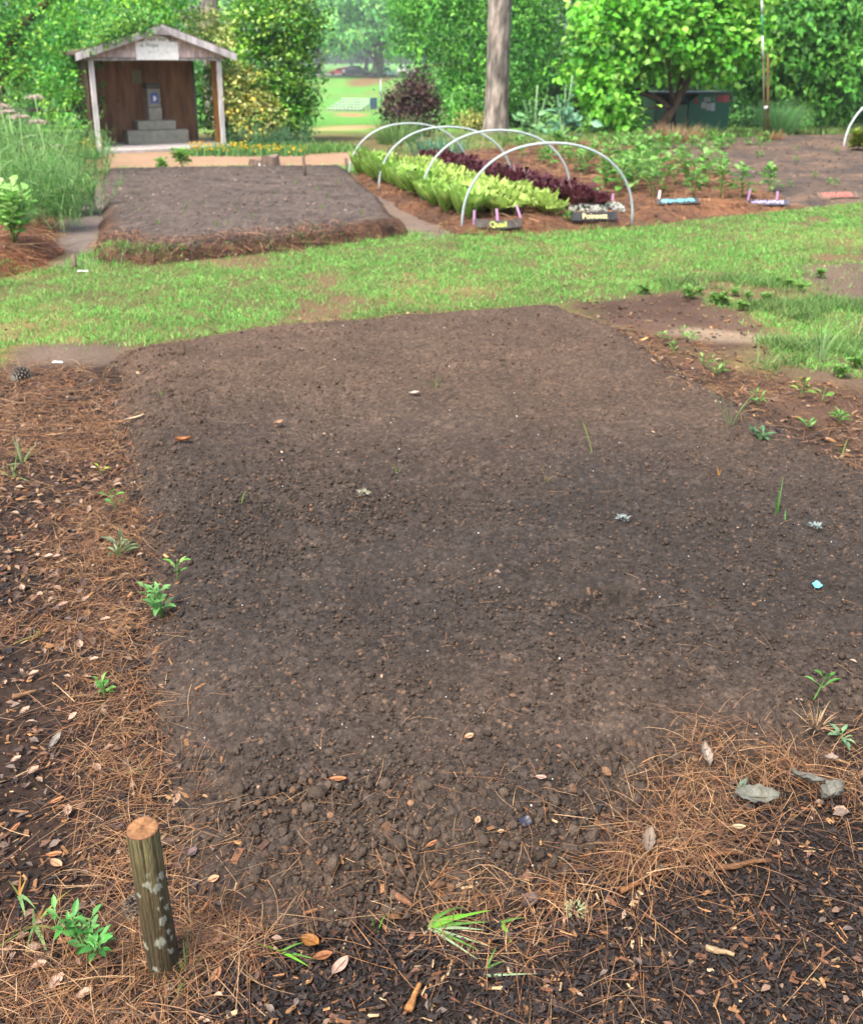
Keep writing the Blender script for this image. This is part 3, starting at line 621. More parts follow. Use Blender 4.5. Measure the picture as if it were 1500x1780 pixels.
# ------------------------------------------------------------------ TREES AND SHRUBS
def crown_leaves(mb, ells, ncl, per, size, ratio, cols, spread=.16, droop=.3, shell=(.72, 1.0), w=None, nflat=.8, var=.2):
    vols = np.array([e[1][0] * e[1][1] + e[1][1] * e[1][2] + e[1][0] * e[1][2] for e in ells]); k = rng.choice(len(ells), ncl, p=vols / vols.sum())
    c = np.array([e[0] for e in ells], float)[k]; r = np.array([e[1] for e in ells], float)[k]
    u = nrm(rng.normal(0, 1, (ncl, 3))); rad = np.where(rng.random(ncl) < .8, rng.uniform(*shell, ncl), rng.uniform(.25, shell[0], ncl))
    cp = c + u * r * rad[:, None] * (1 + .12 * rng.normal(0, 1, (ncl, 1))); out = nrm(u / r)
    cc = colvar(ncl, np.array(cols) * np.array([1.5, 1.4, 1.15]), var, w)
    n = ncl * per; i = np.repeat(np.arange(ncl), per)
    off = rng.normal(0, 1, (n, 3)) * spread * np.array([1, 1, .7]); pos = cp[i] + off
    d = nrm(out[i] * .7 + rng.normal(0, .75, (n, 3)) + np.array([0, 0, -droop])); nn = nrm(out[i] * .6 + np.array([0, 0, nflat]) + rng.normal(0, .35, (n, 3)))
    C = cc[i] * np.exp(rng.normal(0, .14, (n, 1)))
    mb.add(*leaves(pos, d, nn, size * rng.uniform(.65, 1.25, n), ratio, C)); return cp
def limb_tree(name, base, hgt, r0, lean, ells, leafargs, label, cat, group=None, bark=S(110, 96, 82), mat=M_LEAF, nlimb=5, fork=.35):
    t = empty(name, base, label, cat, group); base = np.array(base, float)
    b = MB(); k = np.linspace(0, 1, 9)[:, None]; top = base + np.array([lean[0], lean[1], hgt])
    pts = base + (top - base) * k + np.sin(k * 5) * np.array([r0 * .5, r0 * .3, 0]); pts[0, 2] -= .1
    V, Fs = tube(pts, r0 * (1.25 - .75 * k[:, 0]) + r0 * .4 * np.exp(-k[:, 0] * 12), 12); b.add(V + rng.normal(0, r0 * .04, V.shape), Fs, bark * np.exp(rng.normal(0, .12, (len(V), 1))))
    for j in range(nlimb):
        e = ells[j % len(ells)]; s0 = pts[int(3 + (j * 5) % 5)] if fork > .3 else pts[int(1 + j % 4)]; tgt = np.array(e[0]) + rng.normal(0, .35, 3) * np.array(e[1]); q = np.linspace(0, 1, 6)[:, None]
        lp = s0 + (tgt - s0) * q + np.sin(q * math.pi) * np.array([0, 0, .12]) * np.linalg.norm(tgt - s0); b.add(*tube(lp, r0 * .5 * (1.1 - q[:, 0]), 7), bark * random.uniform(.8, 1.1))
    b.build('trunk', M_BARK, t); c = MB(); crown_leaves(c, ells, **leafargs); c.build('crown', mat, t); return t
# 1 vine tangle left of and over the shed
VG = [S(92, 178, 60, .54), S(124, 198, 72, .54), S(66, 148, 68), S(152, 208, 80, .54), S(78, 162, 80)]
vt = empty('vine_covered_tree', (-9.0, 21.2, 0), 'tree smothered in bright green vines leaning over the shed roof', 'tree')
b = MB(); b.add(*tube([[-9.0, 21.2, -.1], [-8.9, 21.3, 1.2], [-8.5, 21.4, 2.2], [-7.6, 21.6, 3.0]], [.16, .13, .11, .06], 9), S(120, 92, 70)); b.add(*tube([[-8.35, 20.3, .2], [-8.6, 20.2, .9], [-8.8, 20.1, 1.35]], [.03, .035, .03], 7), S(170, 120, 85))
b.build('trunk', M_BARK, vt)
c = MB(); E1 = [((-9.5, 20.9, 1.5), (1.5, 1.0, 1.7)), ((-8.6, 21.4, 2.7), (1.6, 1.1, 1.1)), ((-7.05, 20.0, .95), (.5, .7, .95)), ((-7.0, 20.6, 1.95), (.6, .8, .5)), ((-6.3, 21.2, 2.5), (.95, .8, .45)), ((-5.7, 22.2, 3.0), (.75, .8, .6)), ((-10.8, 21, 1.8), (1.2, 1, 2.2))]
crown_leaves(c, E1, 2000, 13, .088, .62, VG, .12, .35, (.78, 1.0)); 
q = np.linspace(0, 1, 3000); u = UC - HW + (HW + .1) * q * .98 + rng.normal(0, .05, 3000); v = rng.uniform(-.34, .9, 3000); zz = EZ + (RZ - EZ) * (1 - np.abs(u - RC) / (HW + .1)) + .04 + np.abs(rng.normal(0, .17, 3000)) * ss(.0, .4, q) - .13 * (v < -.24) * rng.random(3000)
keep = (rng.random(3000) < ss(.06, .4, q) * ss(1.0, .85, q)); rp = xform(np.stack([u, v, zz], -1)[keep], SA, SO); nn = len(rp)
c.add(*leaves(rp, nrm(rng.normal(0, 1, (nn, 3)) + [0, -.5, -.4]), nrm(rng.normal(0, .4, (nn, 3)) + [0, -.3, 1]), rng.uniform(.06, .1, nn), .65, colvar(nn, VG[1:4], .15)))
c.build('crown', M_LEAF, vt)
# 2 shrubs on the right of the shed
BG = [S(92, 166, 38), S(64, 136, 34), S(128, 190, 58), S(156, 204, 84), S(50, 112, 40)]
def shrub(name, base, ells, la, label, cat='shrub', group=None, mat=M_LEAFG, stems=6, scol=S(96, 80, 62)):
    t = empty(name, base, label, cat, group); b = MB(); base = np.array(base, float)
    for j in range(stems):
        e = ells[j % len(ells)]; tg = np.array(e[0]) + rng.normal(0, .3, 3) * np.array(e[1]); q = np.linspace(0, 1, 5)[:, None]
        b.add(*tube(base + rng.normal(0, .06, 3) * [1, 1, 0] + (tg - base) * q + np.sin(q * 3) * rng.normal(0, .05, 3), .022 * (1.2 - q[:, 0]), 6), scol)
    b.build('stem', M_BARK, t); c = MB(); crown_leaves(c, ells, **la); c.build('foliage', mat, t); return t
shrub('broadleaf_shrub', (-3.3, 21.7, 0), [((-3.25, 21.7, 1.5), (.9, .8, 1.3)), ((-3.05, 21.6, 2.5), (.85, .8, .95)), ((-2.95, 21.5, .75), (.42, .6, .75)), ((-4.55, 22.5, .9), (.62, .4, .95)), ((-3.65, 22.3, 2.7), (.5, .8, .9))],
      dict(ncl=1500, per=13, size=.098, ratio=.5, cols=BG, spread=.11, droop=.1, shell=(.75, 1.02)), 'tall glossy dense green shrub on the right side of the shelter')
VY = [S(180, 196, 120), S(206, 212, 140), S(112, 162, 74), S(150, 182, 100), S(212, 200, 90)]
shrub('variegated_shrub', (-3.75, 20.7, 0), [((-3.75, 20.75, .8), (.42, .4, .72)), ((-3.45, 20.8, .5), (.45, .35, .5)), ((-3.95, 20.9, 1.3), (.28, .3, .35))],
      dict(ncl=330, per=11, size=.08, ratio=.6, cols=VY, spread=.08, droop=.1, shell=(.7, 1.0)), 'yellow and cream variegated shrub beside the white shed post')
shrub('variegated_vine', (-4.6, 22.6, 0), [((-4.75, 22.4, 2.2), (.5, .35, .22)), ((-4.15, 21.9, 2.05), (.38, .3, .34)), ((-4.9, 22.4, 2.58), (.5, .12, .06))], dict(ncl=230, per=10, size=.085, ratio=.55, cols=VY[:4] + [S(140, 170, 80)], spread=.09, droop=.2, shell=(.6, 1.0)), 'pale variegated vine with yellow sprays climbing behind the shed roof', 'vine')
# 3 far trees across the field
FGN = [S(96, 158, 108), S(116, 176, 118), S(80, 140, 98), S(134, 186, 120)]
def far_tree(px, py, dist, w, h, label, cols, trunkr=.55, low=1.2, nm='leafy_tree', ncl=420):
    x = (px - CX) / F * dist * .99; z = float(G(dist)); c = [((x, dist, z + low + h * .55), (w * .5, w * .4, h * .42)), ((x - w * .28, dist, z + low + h * .3), (w * .32, w * .3, h * .26)), ((x + w * .27, dist, z + low + h * .35), (w * .32, w * .3, h * .28)), ((x - w * .15, dist - 2, z + low + h * .75), (w * .3, w * .3, h * .25))]
    return limb_tree(nm, (x, dist, z), low + h * .4, trunkr, (0.4, 0), c, dict(ncl=ncl, per=16, size=.9, ratio=.55, cols=np.array(cols) * np.array([1.85, 1.95, 1.6]), spread=1.0, droop=.2, shell=(.65, 1.02)), label, 'tree', bark=S(110, 104, 98), nlimb=7, fork=.2)
far_tree(657, 130, 205, 25, 17, 'spreading oak with a forked trunk beside the parked cars', FGN, .95, 4.2, 'oak_tree', 800)
far_tree(560, 132, 232, 20, 18, 'leafy tree beyond the far road behind the red car', [S(92, 146, 96), S(106, 164, 100)], .5, 4.0)
far_tree(740, 134, 228, 22, 18, 'pale leafy tree right of the oak behind the white car', [S(116, 172, 112), S(136, 186, 118)], .5, 3.6)
far_tree(470, 128, 250, 26, 19, 'tree beyond the field hidden partly by the glossy shrub', [S(80, 130, 90), S(92, 146, 92)], .5, 1.5)
far_tree(820, 128, 260, 26, 22, 'tall tree at the far side of the field right of the pines', [S(96, 150, 100), S(110, 164, 106)], .5, 1.0)
far_tree(640, 128, 300, 46, 24, 'dark bluish wood edge tree rising behind the spreading oak', [S(70, 116, 96), S(60, 104, 88)], .5, 1.0, ncl=500)
far_tree(560, 128, 330, 40, 22, 'hazy blue-green tree farthest across the field', [S(78, 124, 104), S(66, 110, 96)], .5, 1.0, ncl=400)
# 4 wood behind the garden on the right
MG = [S(100, 180, 74, .58), S(78, 158, 62, .56), S(128, 200, 88, .6), S(62, 132, 56)]
limb_tree('leafy_tree', (2.2, 33.5, -.4), 3.4, .14, (.2, 0), [((.2, 33, 2.6), (1.6, 1.4, 1.6)), ((1.0, 33.5, 4.2), (2.6, 1.6, 1.5)), ((2.4, 33, 2.0), (1.5, 1.4, 2.0)), ((.95, 32.6, .7), (.9, .9, 1.1)), ((-.5, 33.4, 3.6), (.9, .9, .9)), ((3.3, 33, 3.4), (1.2, 1.2, 1.3))],
          dict(ncl=1900, per=13, size=.16, ratio=.36, cols=MG, spread=.2, droop=.45, shell=(.7, 1.02)), 'mid-green drooping leafy tree behind the purple bush', 'tree', bark=S(150, 120, 96))
DG = [S(62, 124, 54, .42), S(50, 104, 46, .4), S(84, 148, 64, .44), S(38, 82, 40, .4)]
for (x, y, w, h, lab) in ((5.2, 38, 3.2, 6.0, 'dark leafy tree right behind the big pine trunk'), (9.4, 40, 3.4, 6.2, 'shaded woodland tree behind the bright broad-leaved tree'), (14.2, 36, 3.0, 6.0, 'dark evergreen tree at the wood edge behind the green utility box'),
                          (12.4, 28.5, 2.0, 4.6, 'deep green tree at the right edge behind the feathery bush'), (-13.5, 33, 4.0, 6.5, 'woodland tree far behind the vine-covered tree'), (-9.6, 36, 3.6, 6.5, 'bright woodland tree rising behind the shelter'), (18, 34, 3.5, 6.5, 'dark shady tree outermost on the right wood edge')):
    bright = x < 0; z = float(G(y)); limb_tree('woodland_tree', (x, y, z), h * .5, .16, (.2, 0), [((x, y, z + h * .62), (w, w * .7, h * .42)), ((x - w * .4, y - .6, z + h * .28), (w * .65, w * .6, h * .28)), ((x + w * .45, y - .4, z + h * .25), (w * .65, w * .6, h * .28))],
          dict(ncl=620, per=13, size=.2, ratio=.45, cols=MG if bright else DG, spread=.24, droop=.3, shell=(.7, 1.03)), lab, 'tree', bark=S(90, 80, 70))
# far backdrop of woods, read as one mass
c = MB(); crown_leaves(c, [((x, 50 + 3 * math.sin(x), 3.0), (5, 3, 5.5)) for x in (5, 12, 19, 26, 34, 42, -14, -22, -30, -38)], 1900, 14, .5, .5, DG[:3] + [S(84, 140, 74)], .6, .3, (.7, 1.0)); tag(c.build('woods', M_LEAF), 'unbroken dark green woods closing the view behind the garden', kind='stuff')
# 5 pines: two bare trunks in view, crowns far above the frame
def pine(px, py, dist, r, label, h=15):
    x = (px - CX) / F * (dist * .953 + .48); z = float(G(dist)); t = empty('pine_tree', (x, dist, z), label, 'pine tree'); b = MB(); hs = np.linspace(-.2, h, 60); ang = np.linspace(0, 2 * math.pi, 28, endpoint=False)
    A, H_ = np.meshgrid(ang, hs); rad = r * (1 - .35 * np.clip(H_ / h, 0, 1) + .25 * np.exp(-np.maximum(H_, 0) * 4)); pl, rid = cells(A * r * 1.0 + 50, H_ * .55 + 50, .11, .95, 9); rad = rad + pl * .35
    V = np.stack([x + rad * np.cos(A) + .012 * H_, dist + rad * np.sin(A), z + H_], -1); Fq = []
    i = np.arange(59)[:, None] * 28; j = np.arange(28)[None]; Fq = np.stack([i + j, i + (j + 1) % 28, i + 28 + (j + 1) % 28, i + 28 + j], -1).reshape(-1, 4)
    C = S(180, 170, 160) * (.7 + .5 * rid[..., None]) * np.where(pl[..., None] > .012, 1, .6) + S(60, 20, 0) * (rid[..., None] > .85)
    b.add(V, Fq, C.reshape(-1, 3)); b.build('trunk', M_BARK, t); c = MB()
    crown_leaves(c, [((x + 1.2, dist, z + h), (2.6, 2.6, 1.4)), ((x - 1.4, dist + .6, z + h + 1.6), (2.2, 2.2, 1.2))], 260, 9, .5, .08, [S(80, 120, 60), S(64, 100, 52)], .3, .3); c.build('crown', M_LEAF, t)
pine(862, 225, 25.7, .285, 'tall pine with thick grey-brown plated trunk behind the lettuce bed'); pine(374, 60, 31, .25, 'pine with pale grey trunk rising behind the shelter')
# 6 purple bush
pb = [S(96, 74, 80), S(74, 58, 64), S(116, 88, 88), S(60, 50, 54)]
shrub('purple_bush', (-.5, 24.4, -.06), [((-.52, 24.4, .55), (.56, .5, .68)), ((-.32, 24.4, .92), (.42, .4, .5)), ((-.85, 24.3, .55), (.34, .3, .48)), ((-.1, 24.4, .42), (.3, .35, .45))], dict(ncl=520, per=12, size=.085, ratio=.5, cols=pb, spread=.1, droop=.3, shell=(.7, 1.03)), 'round dark purple-leaved bush at the edge of the field', mat=M_LEAF)
# 7 bright broad-leaved tree over the green box
LG = [S(116, 200, 64, .56), S(136, 212, 82, .56), S(98, 186, 58, .55), S(74, 156, 52, .5), S(154, 218, 100, .56)]
limb_tree('broad_leaved_tree', (4.95, 22.7, 0), 1.7, .10, (1.0, .2), [((5.0, 22.9, 2.45), (1.9, 1.3, 1.05)), ((3.75, 22.6, 1.75), (.85, .8, .85)), ((3.75, 22.1, .95), (.5, .5, .55)), ((6.2, 22.6, 2.05), (1.15, .9, .72)), ((4.1, 22.1, .45), (.32, .35, .4)), ((5.9, 22.8, 3.1), (1.4, 1.0, .8))],
          dict(ncl=1250, per=13, size=.165, ratio=.66, cols=LG, spread=.17, droop=.35, shell=(.72, 1.02), nflat=.8), 'bright green broad-leaved tree with a leaning trunk beside the green box', 'tree', bark=S(104, 90, 76), nlimb=6)
RG = [S(82, 160, 62, .5), S(102, 180, 74, .5), S(64, 132, 56, .48), S(124, 194, 92, .5)]
limb_tree('shade_tree', (9.2, 26, -.1), 2.0, .12, (.1, 0), [((8.9, 25.6, 2.5), (1.5, 1.1, 1.3)), ((9.6, 25.4, 1.4), (.95, .9, 1.1)), ((8.2, 25.6, 1.6), (.9, .8, .8)), ((9.9, 25.6, 2.6), (.8, .8, 1.1))],
          dict(ncl=900, per=12, size=.19, ratio=.5, cols=RG, spread=.2, droop=.55, shell=(.72, 1.02)), 'mid-green drooping tree right of the tall thin pole', 'tree', bark=S(96, 84, 72))
# low growth at the wood edge
for (px, py, w, h, cols, lab) in ((800, 215, .8, .9, MG, 'low scrub below the drooping tree left of the pine trunk'), (900, 222, .7, .8, DG, 'dark low bush right of the pine trunk'), (1060, 232, .8, .7, DG, 'shaded scrub under the bright broad-leaved tree'), (1300, 222, .9, .6, DG, 'dark scrub between green box and thin pole'), (1420, 225, 1.2, .7, MG, 'low leafy scrub at the right wood edge'), (830, 228, .5, .45, [S(178, 184, 110), S(140, 160, 90)], 'yellowish weedy bush at the foot of the pine')):
    p = PG(px, py); shrub('low_shrub', p, [((p[0], p[1] + .3, p[2] + h * .45), (w, w * .6, h * .55)), ((p[0] + w * .5, p[1] + .3, p[2] + h * .3), (w * .6, w * .5, h * .4))], dict(ncl=170, per=11, size=.12, ratio=.4, cols=cols, spread=.13, droop=.2, shell=(.5, 1.0)), lab, mat=M_LEAF, stems=4)

# ------------------------------------------------------------------ GARDEN: hoops, lettuces, signs, peppers
hv = [(803, 392), (733, 349), (659, 328), (607, 309)]
HD = nrm(np.array([1.79, .36, 0])); HWID = 1.79
for i, ((px, py), lab) in enumerate(zip(hv, ('white plastic hoop nearest the lawn, arching over the front ends of the lettuce rows', 'second white plastic hoop from the lawn over the lettuce', 'third white plastic hoop from the lawn over the lettuce', 'white plastic hoop at the far end of the lettuce rows'))):
    p = PG(px, py); a = np.linspace(0, math.pi, 41); w = HWID / 2; hh = .785 - .008 * i
    xs = w * (1 - np.sign(np.cos(a)) * np.abs(np.cos(a)) ** .92); zs = hh * np.sin(a) ** .92
    pts = p + xs[:, None] * HD + np.stack([0 * a, .03 * np.sin(2 * a), zs], -1); pts[0, 2] -= .08; pts[-1, 2] -= .10
    b = MB(); b.add(*tube(pts, .0135, 10), S(184, 198, 200, .6) * np.repeat(1 + .25 * fbm(np.arange(41) * .3, np.arange(41) * .1, 1.5, 3, i + 200), 10)[:, None]); tag(b.build('garden_hoop', M_PVC, origin=p), lab, 'garden hoop', 'white hoops over the lettuce bed')
p = PG(1466, 254); a = np.linspace(0, math.pi, 33); pts = p + np.stack([1.0 * (1 - np.cos(a)), .2 * (1 - np.cos(a)), 1.0 * np.sin(a)], -1); pts[0, 2] -= .1; pts[-1, 2] -= .1
b = MB(); b.add(*tube(pts, .017, 10), S(196, 206, 206, .8)); tag(b.build('garden_hoop', M_PVC, origin=p), 'white plastic hoop at the right edge over a yellow-green plant', 'garden hoop')

def lettuce_mesh(kind, seed):
    g = np.random.default_rng(seed); b = MB(); nl = {'green': 22, 'romaine': 19, 'red': 20}[kind]
    for k in range(nl):
        q = k / nl; az = k * 2.4 + g.normal(0, .2); L = (.26 - .12 * q) * g.uniform(.85, 1.15); W = (.20 - .05 * q) * g.uniform(.85, 1.15); lean = (1.35 - 1.15 * q)
        if kind == 'romaine': lean *= .6; L *= 1.3; W *= 1.05
        if kind == 'red': L *= .85; lean *= .9
        nu, nv = 7, 7; t = np.linspace(0, 1, nv); s = np.linspace(-1, 1, nu); T, S_ = np.meshgrid(t, s, indexing='ij')
        ang = math.pi / 2 - lean * (.35 + .75 * T); rad = np.cumsum(np.cos(ang), 0) / nv * L; zz = np.cumsum(np.sin(ang), 0) / nv * L
        wid = W * .5 * np.sin(np.clip(T * .76 + .12, 0, 1) * math.pi) ** .6 * (.45 + .55 * T ** .5)
        y = S_ * wid; ruf = .05 * np.abs(S_) ** 2 * T * np.sin(S_ * 6 + T * 13 + g.uniform(0, 6)) + .012 * np.sin(T * 14 + S_ * 7 + g.uniform(0, 6)) * T
        cup = (.10 + .1 * q) * S_ ** 2 * W * 2 * (.5 + T * .5)
        x = rad - cup * .5 + ruf * .6 + .01; z = zz + cup * .4 + ruf
        V = np.stack([x * math.cos(az) - y * math.sin(az), x * math.sin(az) + y * math.cos(az), z], -1).reshape(-1, 3)
        if kind == 'red':
            c0 = S(150, 96, 90, .6); c1 = S(118, 56, 70, .6); c2 = S(140, 130, 80)
            C = c0 * (1 - T[..., None]) + c1 * T[..., None]; C = C * .75 + c2 * .25 * (1 - np.abs(S_[..., None])) * (1 - T[..., None])
        else:
            c0 = S(228, 240, 160, .7); c1 = S(188, 220, 110, .62) if kind == 'green' else S(166, 212, 96, .6)
            vein = np.exp(-(S_ / .13) ** 2)[..., None]; C = c1 * (1 - vein * .6) + c0 * vein * .6; C = C * (.85 + .25 * T[..., None])
        C = C * math.exp(g.normal(0, .1)); b.add(V, grid_faces(nv, nu), C.reshape(-1, 3))
    return b
LH = nrm(np.array([1.79, .36])); LR = nrm(np.array([-1.42, 4.55])); L0 = P(803, 392, .05)[:2]
protos = {}
def row_plants(name, kind, u, v0, v1, step, sc, label, cat, group, nvar=3):
    vs = np.arange(v0, v1, step)
    for k, v in enumerate(vs):
        x, y = L0 + LH * (u + random.gauss(0, .03)) + LR * (v + random.gauss(0, .03)); z = float(surf(np.array([x]), np.array([y]))[0])
        key = (kind, k % nvar)
        if key not in protos:
            o = lettuce_mesh(kind, 30 + k).build(name, M_LETT); protos[key] = o
        else: o = protos[key].copy(); COL.objects.link(o)
        o.name = name; o.location = (x, y, z - .01); o.rotation_euler = (random.gauss(0, .08), random.gauss(0, .08), random.uniform(0, 6.3)); s_ = sc * random.uniform(.85, 1.2); o.scale = (s_, s_, s_ * random.uniform(.9, 1.15))
        tag(o, label, cat, group)
row_plants('lettuce', 'romaine', .08, .15, 5.0, .24, 1.0, 'upright green lettuce in the leftmost row of the hooped bed', 'lettuce', 'green lettuces in the leftmost row')
row_plants('lettuce', 'green', .38, .25, 5.0, .23, 1.08, 'leafy green lettuce in the second row from the left under the hoops', 'lettuce', 'green lettuces in the second row')
row_plants('lettuce', 'green', .70, .35, 5.0, .22, 1.0, 'pale leafy green lettuce in the third row from the left under the hoops', 'lettuce', 'green lettuces in the third row')
row_plants('lettuce', 'green', 1.0, .15, 5.0, .22, .92, 'pale ruffled green lettuce in the row beside the red lettuces', 'lettuce', 'green lettuces in the row beside the red ones')
row_plants('lettuce', 'red', 1.36, .4, 5.9, .20, 1.1, 'dark red lettuce in the row next to the green lettuces', 'lettuce', 'red lettuces in the left red row')
row_plants('lettuce', 'red', 1.62, .4, 5.9, .20, 1.05, 'dark red lettuce in the row nearest the pepper plants', 'lettuce', 'red lettuces in the right red row')

# leafy plants: a stem with pairs of leaves
def leafy_plant(name, p, h, nl, ls, cols, label, cat, group=None, ratio=.5, spread=1.0, bushy=1, mat=M_LEAF, stemc=S(130, 160, 80), origin_copy=None, droop=.1, r=.004):
    if origin_copy is not None:
        o = copy_tree(origin_copy); o.location = [float(v) for v in p]; o.rotation_euler = (0, 0, random.uniform(0, 6.3)); s_ = random.uniform(.8, 1.2); o.scale = (s_, s_, s_); return tag(o, label, cat, group)
    t = empty(name, p, label, cat, group); p = np.array(p, float); b = MB(); c = MB(); n = nl
    tops = [p + np.array([random.gauss(0, .12) * spread * h, random.gauss(0, .12) * spread * h, h * random.uniform(.85, 1.05)]) for _ in range(bushy)]
    for tp in tops:
        q = np.linspace(0, 1, 6)[:, None]; pts = p + (tp - p) * q + np.sin(q * math.pi) * rng.normal(0, .03 * h, 3); b.add(*tube(pts, r * (1.2 - .6 * q[:, 0]), 6), stemc)
        tt = np.sort(rng.uniform(.25, 1.0, n)); pos = np.stack([np.interp(tt, q[:, 0], pts[:, i]) for i in range(3)], -1); az = np.arange(n) * 2.4 + rng.normal(0, .3, n); up = rng.uniform(-.2, .9, n) - droop + .5 * tt
        d = nrm(np.stack([np.cos(az), np.sin(az), up], -1)); off = pos + d * ls * .2
        b.add(*strips(pos, d, np.zeros((n, 3)), np.full(n, ls * .25), np.full(n, r * 1.2), 1, np.tile(stemc, (n, 1)), taper=.2))
        c.add(*leaves(off, d, nrm(np.tile([0., 0, 1], (n, 1)) - d * up[:, None] * .6 + rng.normal(0, .2, (n, 3))), ls * rng.uniform(.6, 1.15, n) * (1.1 - .35 * tt), ratio, colvar(n, cols, .14)))
    b.build('stem', M_STEM, t); c.build('leaves', mat, t); return t
PG_ = [S(126, 196, 84), S(150, 212, 104), S(102, 176, 74), S(166, 220, 120)]
front = [((1133, 345), 'first'), ((1205, 345), 'b'), ((1252, 346), 'c'), ((1290, 345), 'd'), ((1340, 338), 'e')]
flab = ['tallest young pepper plant at the front of the mulch above the blue-lettered board', 'bushy young pepper plant second in the front row on the mulch', 'young pepper plant in the middle of the front row on the mulch', 'small young pepper plant fourth in the front row on the mulch', 'young pepper plant at the right end of the front row above the purple-lettered board']
peps = []
for i, ((a, b_), _) in enumerate(front):
    p = PG(a, b_); peps.append(leafy_plant('pepper_plant', p, .45 - .025 * i, 17, .14, PG_, flab[i], 'pepper plant', 'young pepper plants on the orange mulch', .55, 1.1, 2, droop=.25, r=.006))
k = 0
for r_ in range(6):
    for j in range(1, 11):
        bx, by = (1098 + 44 * r_, 345 - (2 * r_)); p0 = PG(bx, by)[:2]; q = p0 + LR * (.46 * j + random.gauss(0, .06)) + LH * random.gauss(0, .06)
        if sdist(PEPP, q[0:1], q[1:2])[0] < -.1 or (r_ > 2 and j > 7) or random.random() < .3: continue
        z = float(surf(q[0:1], q[1:2])[0]); leafy_plant('pepper_plant', (q[0], q[1], z), 0, 0, 0, None, 'young green pepper plant growing in the rows behind the front of the orange mulch', 'pepper plant', 'young pepper plants in the rows behind', origin_copy=peps[k % 5]); k += 1
# small bean seedlings behind, along the dark bed
sm = leafy_plant('bean_plant', PG(900, 262), .22, 12, .12, PG_, 'small leafy bean plant in the green rows at the back of the garden', 'bean plant', 'bean plants at the back', .6, 1.2, 2, r=.004)
for a in range(46):
    px = random.uniform(900, 1330); py = random.uniform(246, 262) if px > 1060 else random.uniform(250, 292); p = PG(px, py)
    leafy_plant('bean_plant', p, 0, 0, 0, None, 'small leafy bean plant in the green rows at the back of the garden', 'bean plant', 'bean plants at the back', origin_copy=sm)
for a in range(14):
    p = PG(random.uniform(1180, 1480), random.uniform(262, 330)); o = leafy_plant('seedling', p, 0, 0, 0, None, 'tiny green seedling scattered over the dark soil right of the peppers', 'seedling', 'seedlings on the dark right bed', origin_copy=sm); o.scale = (.45, .45, .4)

# name boards lying at the row ends
def board(px, py, w, h, tilt, rz, col, label, letters=None, lcol=None, size=.07, strokes=None, curl=0.0):
    p = PG(px, py); t = empty('name_board', p + np.array([0, 0, .0]), label, 'sign', 'painted name boards at the bed front'); n = 13; x = np.linspace(-w / 2, w / 2, n); zc = curl * (x / (w / 2)) ** 2
    wob = rng.normal(0, .003, (2, n)); F_ = np.stack([x, 0 * x, zc + wob[0]], -1); T_ = np.stack([x, 0 * x, zc + h + wob[1]], -1); V = np.concatenate([F_, T_, F_ + [0, .022, 0], T_ + [0, .022, 0]]); j = np.arange(n - 1)
    q = np.concatenate([np.stack([j, j + 1, n + j + 1, n + j], -1), np.stack([2 * n + j + 1, 2 * n + j, 3 * n + j, 3 * n + j + 1], -1), np.stack([n + j, n + j + 1, 3 * n + j + 1, 3 * n + j], -1), np.stack([j + 1, j, 2 * n + j, 2 * n + j + 1], -1), [[0, n, 3 * n, 2 * n], [n - 1, 3 * n - 1, 4 * n - 1, 2 * n - 1]]])
    ct, st = math.cos(tilt), math.sin(tilt)
    def pl(V): V = np.asarray(V); return xform(np.stack([V[:, 0], V[:, 1] * ct + V[:, 2] * st, -V[:, 1] * st + V[:, 2] * ct + .02], -1), rz, p)
    b = MB(); b.add(pl(V), q, col * np.exp(rng.normal(0, .08, (len(V), 1)))); b.build('plank', M_WOOD, t, False)
    b = MB()
    if letters:
        V, Fs = text_mesh(letters, size, None, lambda V: np.stack([V[:, 0], -.0025 - V[:, 2], V[:, 1] + h * .5 - size * .33 + curl * (V[:, 0] / (w / 2)) ** 2 ], -1), 'lettering', None, None); b.add(pl(V), Fs, lcol)
    else:
        x0 = -w * .38
        while x0 < w * .38:       # brushed letters too worn to read
            lw = random.uniform(.018, .03)
            for _ in range(3):
                a0 = np.array([x0 + random.random() * lw, h * random.uniform(.25, .8)]); a1 = np.array([x0 + random.random() * lw, h * random.uniform(.2, .85)]); dd = nrm(a1 - a0) * .008; pp = np.array([-dd[1], dd[0]]) * .8
                Vq = np.array([[*(a0 - dd - pp), 0], [*(a1 + dd - pp), 0], [*(a1 + dd + pp), 0], [*(a0 - dd + pp), 0]]); b.add(pl(np.stack([Vq[:, 0], np.full(4, -.003 - .0004 * random.random()), Vq[:, 1]], -1)), np.array([[0, 1, 2, 3]]), lcol)
            x0 += lw + .008
    b.build('lettering', M_PAINT, t, False); return t
DW = S(92, 88, 84)
board(866, 401, .46, .085, R(28), R(4), DW, 'curved dark board with green-yellow lettering below the tall green lettuces', 'Quail', S(196, 216, 96, .7), .08, curl=.022)
board(1034, 386, .48, .085, R(28), R(9), S(66, 68, 72), 'dark board with cream lettering below the red lettuces and white flowers', 'Poinsett', S(240, 228, 170, .7), .08)
board(1180, 357, .52, .085, R(55), R(14), DW, 'grey board with pale blue lettering lying on the orange mulch', None, S(120, 200, 226, .8))
board(1335, 359, .50, .075, R(50), R(2), S(98, 98, 112), 'slate-grey board with lilac lettering below the last pepper plants', None, S(186, 178, 216, .7))
board(1458, 347, .56, .10, R(48), R(16), S(136, 116, 102), 'tilted board with red lettering at the right end of the garden front', None, S(226, 110, 104, .8))
